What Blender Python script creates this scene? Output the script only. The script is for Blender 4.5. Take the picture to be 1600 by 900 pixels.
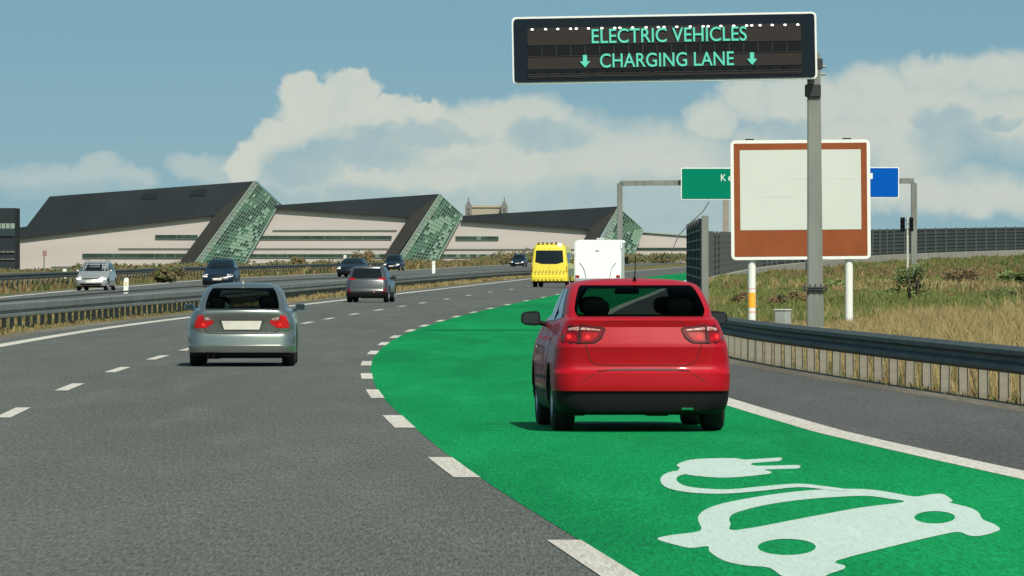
import bpy, bmesh, math, random
import numpy as np
from mathutils import Vector, Matrix
from mathutils.bvhtree import BVHTree
from mathutils.geometry import delaunay_2d_cdt
for _o in list(bpy.data.objects): bpy.data.objects.remove(_o)
scene = bpy.context.scene
COL = scene.collection
R = math.radians
random.seed(7); rng = np.random.default_rng(7)

# ---------------------------------------------------------------- camera, sky, sun, exposure
F, HOR, CH = 12000.0, 398.0, 1.75           # focal length in photo pixels, horizon row, eye height
cam = bpy.data.objects.new('camera', bpy.data.cameras.new('camera')); COL.objects.link(cam)
cam.data.sensor_width = 36.0; cam.data.lens = 36.0*F/1600; cam.data.shift_y = -(450-HOR)/1600
cam.data.clip_start = 0.5; cam.data.clip_end = 60000
cam.location = (0, 0, CH); cam.rotation_euler = (R(90), 0, 0)
scene.camera = cam
scene.view_settings.view_transform = 'Standard'; scene.view_settings.look = 'None'
scene.view_settings.gamma = 1; scene.view_settings.use_curve_mapping = False
scene.view_settings.exposure = 0.35
SUN_AZ, SUN_EL, SUN_STR, SKY_STR = R(20), R(47), 4.3, 0.10
sl = bpy.data.lights.new('sun', 'SUN'); sl.energy = SUN_STR; sl.angle = R(0.5); sl.color = (1.0, 0.93, 0.82)
so = bpy.data.objects.new('sun', sl); COL.objects.link(so)
_d = Vector((-math.sin(SUN_AZ)*math.cos(SUN_EL), math.cos(SUN_AZ)*math.cos(SUN_EL), -math.sin(SUN_EL)))
so.rotation_euler = _d.to_track_quat('-Z', 'Y').to_euler(); so.location = (40, -40, 60)
scene.cycles.max_bounces = 6; scene.cycles.transparent_max_bounces = 12
try: scene.cycles.use_denoising = True
except Exception: pass

class NB:                                   # tiny node builder
    def __init__(s, nt): s.nt = nt; nt.nodes.clear()
    def n(s, t, **kw):
        d = s.nt.nodes.new(t)
        for k, v in kw.items(): setattr(d, k, v)
        return d
    def l(s, a, b): s.nt.links.new(a, b)
    def _in(s, sock, v):
        if isinstance(v, bpy.types.NodeSocket): s.l(v, sock)
        else: sock.default_value = v
    def m(s, op, a, b=0.0, c=None, clamp=False):
        d = s.n('ShaderNodeMath', operation=op, use_clamp=clamp)
        s._in(d.inputs[0], a); s._in(d.inputs[1], b)
        if c is not None: s._in(d.inputs[2], c)
        return d.outputs[0]
    def ss(s, v, a, b):
        d = s.n('ShaderNodeMapRange', interpolation_type='SMOOTHSTEP')
        s._in(d.inputs[0], v); d.inputs[1].default_value = a; d.inputs[2].default_value = b
        return d.outputs[0]
    def mix(s, f, a, b, mode='MIX'):
        d = s.n('ShaderNodeMix', data_type='RGBA', blend_type=mode)
        s._in(d.inputs[0], f)
        for k, v in ((6, a), (7, b)):
            if isinstance(v, tuple): v = tuple(v)+(1,) if len(v) == 3 else v
            s._in(d.inputs[k], v)
        return d.outputs[2]
    def noise(s, vec, scale, det=3, rough=0.55, dist=0):
        d = s.n('ShaderNodeTexNoise'); s.l(vec, d.inputs['Vector'])
        d.inputs['Scale'].default_value = scale; d.inputs['Detail'].default_value = det
        d.inputs['Roughness'].default_value = rough; d.inputs['Distortion'].default_value = dist
        return d.outputs

world = bpy.data.worlds.new('World'); scene.world = world; world.use_nodes = True
def build_world():
    b = NB(world.node_tree)
    tc = b.n('ShaderNodeTexCoord').outputs['Generated']
    sx = b.n('ShaderNodeSeparateXYZ'); b.l(tc, sx.inputs[0]); X, Y, Z = sx.outputs
    # clear sky: look the Nishita sky up a little above the true elevation (no haze band at the horizon)
    zz = b.m('ADD', b.m('MULTIPLY', b.m('MAXIMUM', Z, 0.0), 1.0), 0.42)
    cx = b.n('ShaderNodeCombineXYZ'); b.l(X, cx.inputs[0]); b.l(Y, cx.inputs[1]); b.l(zz, cx.inputs[2])
    nv = b.n('ShaderNodeVectorMath', operation='NORMALIZE'); b.l(cx.outputs[0], nv.inputs[0])
    sky = b.n('ShaderNodeTexSky', sky_type='NISHITA'); sky.sun_disc = False
    sky.sun_elevation = SUN_EL; sky.sun_rotation = math.pi-SUN_AZ
    sky.air_density = 1.0; sky.dust_density = 0.6; sky.ozone_density = 1.0
    b.l(nv.outputs[0], sky.inputs[0])
    ys = b.m('MAXIMUM', b.m('ABSOLUTE', Y), 0.02)
    u0 = b.m('MULTIPLY', b.m('DIVIDE', X, ys), 1.2)      # units: 10 px... 1.0 = 10000 px
    v0 = b.m('MULTIPLY', b.m('DIVIDE', Z, ys), 1.2)
    cc = b.n('ShaderNodeCombineXYZ'); b.l(u0, cc.inputs[0]); b.l(v0, cc.inputs[1]); b.l(b.m('SIGN', Y), cc.inputs[2])
    vec = cc.outputs[0]
    n1 = b.noise(vec, 115, 4, 0.55); n2 = b.noise(vec, 330, 4, 0.6); n3 = b.noise(vec, 60, 5, 0.55)
    def dis(base, ch, amp1, amp2):
        s1 = b.n('ShaderNodeSeparateColor'); b.l(n1['Color'], s1.inputs[0])
        s2 = b.n('ShaderNodeSeparateColor'); b.l(n2['Color'], s2.inputs[0])
        a = b.m('MULTIPLY', b.m('SUBTRACT', s1.outputs[ch], 0.5), amp1)
        c = b.m('MULTIPLY', b.m('SUBTRACT', s2.outputs[ch], 0.5), amp2)
        return b.m('ADD', base, b.m('ADD', a, c))
    # pixel-like units of angle: u = 800 + 12000 x/y, v = 398 - 12000 z/y
    u = b.m('ADD', b.m('MULTIPLY', dis(u0, 0, .0052, .0032), 10000), 800)
    v = b.m('SUBTRACT', 398, b.m('MULTIPLY', dis(v0, 1, .0052, .0032), 10000))
    def field(ell):
        out = None
        for (ex, ey, rx, ry) in ell:
            du = b.m('MULTIPLY', b.m('SUBTRACT', u, ex), 1.0/rx); dv = b.m('MULTIPLY', b.m('SUBTRACT', v, ey), 1.0/ry)
            d = b.m('SUBTRACT', 1.0, b.m('ADD', b.m('MULTIPLY', du, du), b.m('MULTIPLY', dv, dv)))
            out = d if out is None else b.m('MAXIMUM', out, d)
        return out
    crisp = field([(478,140,44,30),(548,132,44,33),(600,165,62,28),(655,180,40,22),(520,180,95,50),(445,210,50,36),(408,240,40,30),(382,262,42,26)])
    soft = field([(620,235,150,48),(700,215,150,52),(780,182,78,40),(850,190,50,46),(850,250,170,80),(930,290,140,70),(1010,260,150,75),(1060,335,260,50),(1500,300,160,40),(520,285,190,60),(700,300,260,55),(300,262,44,26),(345,275,60,30),
                  (160,262,38,22),(100,283,120,28),(205,278,40,22),(60,290,60,22),
                  (1112,190,46,36),(1170,155,55,34),(1260,160,100,48),(1360,150,90,48),(1470,118,80,36),(1570,118,90,40),(1450,175,190,52),(1590,200,90,60),
                  (1300,215,170,36),(1440,230,90,60),(1380,290,120,40)])
    shade = field([(560,238,110,30),(470,262,70,38),(640,212,120,22),(850,215,70,26),(1000,330,320,60),(560,330,400,38),(160,305,220,24),
                   (1490,222,70,40),(1470,190,50,26),(1530,250,100,44),(1230,205,60,24),(1560,190,40,14)])
    mc = b.ss(crisp, -0.14, 0.46); ms = b.ss(soft, -0.5, 0.8)
    mask = b.m('MAXIMUM', b.m('MULTIPLY', mc, 0.92), b.m('MULTIPLY', ms, b.m('ADD', 0.46, b.m('MULTIPLY', b.ss(u, 350, 560), 0.38))))
    # clouds elsewhere round the horizon and overhead, for lighting and reflections
    n5 = b.noise(tc, 3.2, 6, 0.6)
    other = b.m('MULTIPLY', b.ss(n5['Fac'], 0.52, 0.68), b.ss(b.m('ADD', b.m('ABSOLUTE', u0), b.m('MULTIPLY', b.m('ABSOLUTE', v0), 2)), 0.2, 0.5))
    mask = b.m('MAXIMUM', mask, b.m('MULTIPLY', other, 0.15))
    sh = b.m('MULTIPLY', b.ss(shade, -0.5, 0.8), 0.85)
    sh = b.m('ADD', sh, b.m('MULTIPLY', b.m('SUBTRACT', n3['Fac'], 0.5), 0.7), clamp=False)
    sh = b.m('ADD', sh, b.m('MULTIPLY', b.m('SUBTRACT', b.noise(vec, 210, 5, 0.6)['Fac'], 0.5), 0.9), clamp=True)
    lit = b.mix(sh, (0.61, 0.64, 0.565), (0.38, 0.50, 0.51))
    tint = b.mix(1.0, sky.outputs[0], (1.12, 1.36, 1.02), 'MULTIPLY')
    hz_f = b.m('MULTIPLY', b.m('SUBTRACT', 1.0, b.ss(v0, 0.004, 0.045)), 0.5)
    bg1 = b.n('ShaderNodeBackground'); b.l(tint, bg1.inputs[0]); bg1.inputs[1].default_value = SKY_STR
    bgh = b.n('ShaderNodeBackground'); bgh.inputs[0].default_value = (0.35, 0.50, 0.52, 1); bgh.inputs[1].default_value = 0.75
    mh = b.n('ShaderNodeMixShader'); b.l(hz_f, mh.inputs[0]); b.l(bg1.outputs[0], mh.inputs[1]); b.l(bgh.outputs[0], mh.inputs[2])
    bg2 = b.n('ShaderNodeBackground'); b.l(lit, bg2.inputs[0]); bg2.inputs[1].default_value = 0.80
    mx = b.n('ShaderNodeMixShader'); b.l(mask, mx.inputs[0]); b.l(mh.outputs[0], mx.inputs[1]); b.l(bg2.outputs[0], mx.inputs[2])
    o = b.n('ShaderNodeOutputWorld'); b.l(mx.outputs[0], o.inputs[0])
build_world()

# ---------------------------------------------------------------- materials
MATS = {}
def mat(name, col, rough=0.6, metal=0.0, coat=0.0, emit=None, es=1.0, var=0.0, scale=3.0, col2=None, bump=0.0, bscale=40, stretch=(1,1,1), spec=0.5, trans=0.0, tint=None):
    if name in MATS: return MATS[name]
    m = bpy.data.materials.new(name); m.use_nodes = True; MATS[name] = m
    b = NB(m.node_tree)
    p = b.n('ShaderNodeBsdfPrincipled'); o = b.n('ShaderNodeOutputMaterial'); b.l(p.outputs[0], o.inputs[0])
    p.inputs['Roughness'].default_value = rough; p.inputs['Metallic'].default_value = metal
    p.inputs['Coat Weight'].default_value = coat; p.inputs['Coat Roughness'].default_value = 0.05
    p.inputs['Specular IOR Level'].default_value = spec
    p.inputs['Base Color'].default_value = (*col, 1)
    if var or col2 or bump:
        t = b.n('ShaderNodeTexCoord'); mp = b.n('ShaderNodeMapping'); mp.inputs['Scale'].default_value = stretch
        b.l(t.outputs['Object'], mp.inputs[0])
    if var or col2:
        nz = b.noise(mp.outputs[0], scale, 5, 0.6)
        c2 = col2 or tuple(c*(1-var) for c in col)
        b.l(b.mix(b.ss(nz['Fac'], 0.35, 0.65), col, c2), p.inputs['Base Color'])
        if var: 
            rr = b.m('ADD', rough, b.m('MULTIPLY', b.m('SUBTRACT', nz['Fac'], 0.5), 0.25), clamp=True); b.l(rr, p.inputs['Roughness'])
    if bump:
        nb = b.noise(mp.outputs[0], bscale, 3); bp = b.n('ShaderNodeBump'); bp.inputs['Strength'].default_value = bump
        bp.inputs['Distance'].default_value = 0.02; b.l(nb['Fac'], bp.inputs['Height']); b.l(bp.outputs[0], p.inputs['Normal'])
    if emit: p.inputs['Emission Color'].default_value = (*emit, 1); p.inputs['Emission Strength'].default_value = es
    if trans:
        tr = b.n('ShaderNodeBsdfTransparent'); tr.inputs[0].default_value = (*tint, 1)
        fr = b.n('ShaderNodeLayerWeight'); fr.inputs[0].default_value = 0.5; fac = b.m('MULTIPLY', b.m('POWER', fr.outputs['Facing'], 5.0), 0.35)
        mx = b.n('ShaderNodeMixShader'); b.l(b.m('ADD', fac, 1-trans, clamp=True), mx.inputs[0])
        b.l(tr.outputs[0], mx.inputs[1]); b.l(p.outputs[0], mx.inputs[2]); b.l(mx.outputs[0], o.inputs[0])
    return m

def ground_mat(name, base, dark, light, grain=0.35, gscale=60.0, streak=None, rough=0.85, patch=None):
    m = bpy.data.materials.new(name); m.use_nodes = True; MATS[name] = m
    b = NB(m.node_tree); p = b.n('ShaderNodeBsdfPrincipled'); o = b.n('ShaderNodeOutputMaterial'); b.l(p.outputs[0], o.inputs[0])
    t = b.n('ShaderNodeTexCoord').outputs['Object']
    def mapped(s):
        mp = b.n('ShaderNodeMapping'); mp.inputs['Scale'].default_value = s; b.l(t, mp.inputs[0]); return mp.outputs[0]
    big = b.noise(mapped((0.35, 0.03, 1)), 1.0, 4, 0.6); mid = b.noise(mapped((1.2, 0.10, 1)), 1.0, 5, 0.65)
    fine = b.noise(mapped((1, 0.04, 1)), gscale, 1, 0.6); coarse = b.noise(mapped((1, 0.05, 1)), gscale*0.45, 2, 0.7)
    c = b.mix(b.ss(big['Fac'], 0.3, 0.7), base, dark)
    c = b.mix(b.m('MULTIPLY', b.ss(mid['Fac'], 0.45, 0.75), 0.5), c, light)
    if patch:
        w = b.noise(mapped((0.22, 0.012, 1)), 1.0, 3, 0.5)
        c = b.mix(b.m('MULTIPLY', b.ss(w['Fac'], 0.52, 0.60), patch[3]), c, patch[:3])
    g = b.m('ADD', b.m('MULTIPLY', b.m('SUBTRACT', fine['Fac'], 0.5), grain*2.2), b.m('ADD', b.m('MULTIPLY', b.m('SUBTRACT', coarse['Fac'], 0.5), grain*1.2), 1.0))
    gc = b.n('ShaderNodeCombineXYZ')
    for k in range(3): b.l(g, gc.inputs[k])
    c = b.mix(1.0, c, gc.outputs[0], 'MULTIPLY')
    b.l(c, p.inputs['Base Color']); p.inputs['Roughness'].default_value = rough; p.inputs['Specular IOR Level'].default_value = 0.06
    return m

M_asph = ground_mat('asphalt', (0.099,0.106,0.097), (0.083,0.090,0.082), (0.128,0.136,0.125), 0.75, 62)
M_asph2 = ground_mat('old_asphalt', (0.105,0.113,0.105), (0.088,0.094,0.088), (0.12,0.125,0.115), 0.5, 55)
M_shoulder = ground_mat('shoulder_asphalt', (0.094,0.097,0.092), (0.078,0.08,0.078), (0.115,0.116,0.108), 0.6, 60, patch=(0.06,0.06,0.055,0.5))
M_green = ground_mat('green_road_paint', (0.003,0.215,0.062), (0.002,0.145,0.042), (0.009,0.265,0.082), 0.55, 62)
M_line = ground_mat('worn_white_paint', (0.49,0.475,0.42), (0.40,0.385,0.34), (0.53,0.515,0.46), 0.35, 60)
M_picto = ground_mat('pale_road_paint', (0.41,0.51,0.46), (0.375,0.475,0.425), (0.45,0.54,0.49), 0.15, 60)
M_soil = ground_mat('verge_soil', (0.15,0.125,0.06), (0.07,0.085,0.028), (0.2,0.165,0.08), 0.4, 20, rough=0.95)
M_dirt = ground_mat('sandy_edge', (0.15,0.14,0.11), (0.10,0.09,0.07), (0.2,0.185,0.145), 0.4, 30, rough=0.95)

# ---------------------------------------------------------------- geometry helpers
def tag(o, label=None, cat=None, group=None, kind=None):
    if label: o['label'] = label
    if cat: o['category'] = cat
    if group: o['group'] = group
    if kind: o['kind'] = kind
    return o
def empty(name, loc, rz=0, **kw):
    o = bpy.data.objects.new(name, None); COL.objects.link(o); o.location = loc; o.rotation_euler = (0, 0, rz)
    o.empty_display_size = 0.3
    return tag(o, **kw)
def link(name, bm, mats, parent=None, smooth=None, **kw):
    me = bpy.data.meshes.new(name); bm.to_mesh(me); bm.free()
    for m in (mats if isinstance(mats, (list, tuple)) else [mats]): me.materials.append(m)
    if smooth is not None:
        me.shade_smooth(); me.set_sharp_from_angle(angle=R(smooth))
    o = bpy.data.objects.new(name, me); COL.objects.link(o)
    if parent: o.parent = parent
    return tag(o, **kw)
def box(bm, x0, x1, y0, y1, z0, z1, mi=0, bev=0.0, M=None):
    r = bmesh.ops.create_cube(bm, size=1.0)
    vs = r['verts']
    T = Matrix.Translation(((x0+x1)/2, (y0+y1)/2, (z0+z1)/2)) @ Matrix.Diagonal((abs(x1-x0), abs(y1-y0), abs(z1-z0), 1))
    bmesh.ops.transform(bm, matrix=T, verts=vs)
    fs = set(f for v in vs for f in v.link_faces)
    if bev > 0:
        es = list(set(e for v in vs for e in v.link_edges))
        rb = bmesh.ops.bevel(bm, geom=es, offset=bev, segments=2, affect='EDGES')
        fs = set(rb['faces']) | set(f for f in fs if f.is_valid)
        vs = list(set(v for f in fs for v in f.verts))
    for f in fs: f.material_index = mi
    if M is not None: bmesh.ops.transform(bm, matrix=M, verts=vs)
    return vs
def tube(bm, pts, r, n=10, mi=0, cap=True, r2=None):
    pts = [Vector(p) for p in pts]; rings = []
    for i, p in enumerate(pts):
        d = (pts[min(i+1, len(pts)-1)]-pts[max(i-1, 0)]).normalized()
        a = Vector((0,0,1)) if abs(d.z) < 0.9 else Vector((1,0,0))
        s = d.cross(a).normalized(); t = s.cross(d).normalized()
        rr = r if r2 is None else r+(r2-r)*i/(len(pts)-1)
        rings.append([bm.verts.new(p+(s*math.cos(2*math.pi*k/n)+t*math.sin(2*math.pi*k/n))*rr) for k in range(n)])
    for a, b_ in zip(rings, rings[1:]):
        for k in range(n):
            f = bm.faces.new((a[k], a[(k+1)%n], b_[(k+1)%n], b_[k])); f.material_index = mi
    if cap:
        for rg in (rings[0][::-1], rings[-1]):
            f = bm.faces.new(rg); f.material_index = mi
def lathe_x(bm, prof, n=28, mi=0, cx=0, cy=0, cz=0):     # profile of (x, r) about the x axis
    rings = []
    for (x, r) in prof:
        rings.append([bm.verts.new((cx+x, cy+r*math.cos(2*math.pi*k/n), cz+r*math.sin(2*math.pi*k/n))) for k in range(n)])
    for a, b_ in zip(rings, rings[1:]):
        for k in range(n):
            f = bm.faces.new((a[k], a[(k+1)%n], b_[(k+1)%n], b_[k])); f.material_index = mi
    return rings
def prism(bm, poly, y0, y1, mi=0):                       # polygon in (x,z), extruded in y
    a = [bm.verts.new((x, y0, z)) for x, z in poly]; c = [bm.verts.new((x, y1, z)) for x, z in poly]
    n = len(poly); fs = [bm.faces.new(a), bm.faces.new(c[::-1])]
    for k in range(n): fs.append(bm.faces.new((a[k], c[k], c[(k+1)%n], a[(k+1)%n])))
    for f in fs: f.material_index = mi
    bmesh.ops.recalc_face_normals(bm, faces=fs)
def slab(bm, pts, vec, mi=0):                            # polygon of 3-D points given thickness along vec
    a = [bm.verts.new(p) for p in pts]; c = [bm.verts.new(Vector(p)+Vector(vec)) for p in pts]
    n = len(pts); fs = [bm.faces.new(a), bm.faces.new(c[::-1])]
    for k in range(n): fs.append(bm.faces.new((a[k], c[k], c[(k+1)%n], a[(k+1)%n])))
    for f in fs: f.material_index = mi
    bmesh.ops.recalc_face_normals(bm, faces=fs)
def G(px, py):                                           # ground point seen along a direction
    d = F*CH/(py-HOR); return ((px-800)*d/F, d)
def P(px, py, Y): return Vector(((px-800)*Y/F, Y, CH+(HOR-py)*Y/F))
def interp(tab):
    xs = np.array([t[0] for t in tab], float); ys = np.array([t[1] for t in tab], float)
    h = np.diff(xs); d = np.diff(ys)/h; m = np.zeros(len(xs)); m[0] = d[0]; m[-1] = d[-1]
    for i in range(1, len(xs)-1): m[i] = (d[i-1]*h[i]+d[i]*h[i-1])/(h[i]+h[i-1])
    def f(x):
        if x <= xs[0]: return float(ys[0]+m[0]*(x-xs[0]))
        if x >= xs[-1]: return float(ys[-1]+m[-1]*(x-xs[-1]))
        i = int(np.searchsorted(xs, x)-1); t = (x-xs[i])/h[i]
        return float((2*t**3-3*t*t+1)*ys[i]+(t**3-2*t*t+t)*h[i]*m[i]+(-2*t**3+3*t*t)*ys[i+1]+(t**3-t*t)*h[i]*m[i+1])
    return f
def sst(x): x = min(1, max(0, x)); return x*x*(3-2*x)

# ---------------------------------------------------------------- road layout (distance Y -> X)
GL = interp([(20,1.75),(44,.50),(63,-.45),(81,-1.18),(97,-1.74),(111,-2.10),(123.5,-2.34),(136,-2.47),(151,-2.52),(164,-2.48),(178,-2.33),(194,-2.07),(217,-1.575),(250,-.71),(291.7,.535),(315,1.286),(400,3.9),(513,7.5),(587,10.0),(700,14.9),(789,19.0),(1105,32.4),(1600,56)])
CL = interp([(20,-5.4),(44,-6.9),(63,-7.9),(81,-8.7),(97,-9.2),(123,-9.75),(147,-9.85),(182,-9.68),(217,-8.97),(267,-7.4),(341,-5.2),(420,-2.8),(513,0),(587,2.3),(700,7.4),(789,11.5),(1105,24.9),(1600,48)])
ML = interp([(20,-2.6),(44,-4.3),(60,-4.9),(85,-5.52),(101.4,-5.84),(116.7,-5.99),(129.6,-6.02),(160,-5.85),(197,-5.25),(225.8,-4.64),(260,-3.73),(302.6,-2.57),(359.6,-1.02),(389,-.03),(513,3.7),(700,11.1),(1105,28.6),(1600,52)])
GR = lambda y: GL(y)+3.98+max(0, min(.3, (75-y)*.02))
PE = interp([(20,9.6),(60,7.6),(88,5.87),(108,4.65),(129,3.63),(150,3.3),(172,3.5),(200,3.95),(225,4.6),(300,6.6),(400,9.6),(513,12.8),(587,15.3),(700,20.2),(1105,38.4),(1600,62)])
FA = interp([(100,-19.5),(250,-21.0),(333,-21.9),(375,-22.2),(422,-22.0),(553,-21.8),(627,-19.8),(882,-12.4),(1105,-7.5),(1400,0),(1800,14)])   # far edge of the other carriageway
NB_ = interp([(100,-15.5),(200,-14.8),(292,-14.0),(389,-12.4),(460,-8.6),(673,-1.8),(800,3.5),(1105,15),(1600,38)])                                   # its near edge
RA = interp([(60,-10.5),(120,-12.0),(178,-11.9),(196,-11.4),(216,-10.9),(236,-10.3),(309,-8.6),(415,-5.7),(583,-.3),(700,4.6),(1105,22.5)])
RB = interp([(60,-14.5),(150,-14.4),(210,-14.1),(300,-12.9),(389,-11.2),(460,-7.4),(673,-.4),(1105,17)])
WX = interp([(15.8,608),(25.4,786),(32.7,860),(47.8,1020),(60,1090),(78,1170),(110,1290)])
WZ = interp([(15.8,-.45),(25.4,.0),(32.7,.42),(47.8,1.12),(60,1.52),(78,2.0),(110,2.7)])

def hz(x, y):
    z = -0.03
    e = PE(y)+1.2
    if x > e:
        k = sst((x-e)/6.0)
        xx = min(x, 110)
        base = -1.6*sst((y-450)/380)*sst((x-18)/14)
        if x > 15.8 and y > 300:
            s = sst((y-(WX(xx)-250))/250); base = base*(1-s)+(WZ(xx)-.55)*s
        und = 0.10*math.sin(x*1.3+y*.035)+0.07*math.sin(y*.021+x*.6)
        z += k*(base+und*sst((y-120)/80))
    f = FA(y)-3.5
    if x < f and y > 600: z += -2.7*sst((y-700)/1000)*sst((f-x)/18)
    if x < FA(y)-1.2 and y < 700: z += .25*sst((FA(y)-1.2-x)/3)
    return z
def strip(name, fl, fr, y0, y1, z, m, step=4.0, parent=None, **kw):
    bm = bmesh.new(); prev = None; y = y0; ys = []
    while y < y1: ys.append(y); y += step*max(1, y/150)
    ys.append(y1)
    for y in ys:
        r = (bm.verts.new((fl(y), y, z)), bm.verts.new((fr(y), y, z)))
        if prev: bm.faces.new((prev[0], prev[1], r[1], r[0]))
        prev = r
    return link(name, bm, m, parent, **kw)

def build_ground():
    ys = list(np.arange(-60, 60, 12))+list(np.arange(60, 620, 10))+list(np.arange(620, 1900, 25))+[2000,2300,3000,5000,12000,40000]
    bm = bmesh.new(); rows = []
    for y in ys:
        lo, hi = -0.09*abs(y)-25, 0.09*abs(y)+25
        xs = [lo*400 if y > 1900 else lo*12]+list(np.linspace(lo, hi, 110))+[hi*400 if y > 1900 else hi*12]
        rows.append([bm.verts.new((x, y, hz(float(np.clip(x, lo, hi)), float(y)))) for x in xs])
    for a, c in zip(rows, rows[1:]):
        for k in range(len(a)-1): bm.faces.new((a[k], a[k+1], c[k+1], c[k]))
    link('ground', bm, M_soil, smooth=60, kind='structure')
build_ground()
road = strip('road', lambda y: CL(y)-.75, PE, -40, 1700, 0.0, M_asph, kind='structure')
strip('opposite_road', FA, NB_, 60, 1700, 0.0, M_asph2, kind='structure')
strip('shoulder', lambda y: GR(y)+.2, lambda y: PE(y)-.35, -40, 1700, 0.002, M_shoulder, kind='structure')
strip('road_edge', lambda y: CL(y)-1.35, lambda y: CL(y)-.72, -40, 1700, -0.008, M_dirt, kind='structure')
strip('verge_edge', lambda y: PE(y)-.36, lambda y: PE(y)+.2, -40, 700, 0.004, M_dirt, kind='structure')
lane = strip('charging_lane', lambda y: GL(y)+.07, GR, -40, 1500, 0.003, M_green, kind='structure')
strip('edge_line', lambda y: CL(y)-.17, lambda y: CL(y)+.17, -40, 1700, 0.004, M_line, parent=road)
strip('edge_line', lambda y: GR(y)-.02, lambda y: GR(y)+.30, -40, 1500, 0.006, M_line, parent=road)
strip('edge_line', lambda y: FA(y)+.6, lambda y: FA(y)+.95, 100, 1700, 0.004, M_line, parent=road)
def dash(f, yc, L, w, shift=0.0):
    ys = [yc-L/2+L*k/4 for k in range(5)]
    bm = bmesh.new(); prev = None
    for y in ys:
        r = (bm.verts.new((f(y)-w/2+shift, y, .006)), bm.verts.new((f(y)+w/2+shift, y, .006)))
        if prev: bm.faces.new((prev[0], prev[1], r[1], r[0]))
        prev = r
    link('lane_dash', bm, M_line, road)
for yc in (28,44,63.2,80.5,96.5,110.5,123.5,137,150.8,163.4,176.8,189,203,217,233,250,269,291.7,315,338,361,385,410,435,460,485,510,535,560):
    dash(GL, yc, 6.0 if yc < 100 else 5.0, .21 if yc < 90 else .165, -.03 if yc < 90 else .0)
for yc in (22,37,53,69,85,101.4,116.7,130.5,142.5,156,170,183.5,197,210,225.8,242.8,260,278,302.6,330,359.6,389,418,447,476,505,534,563):
    dash(ML, yc, 5.4, .17)

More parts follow.
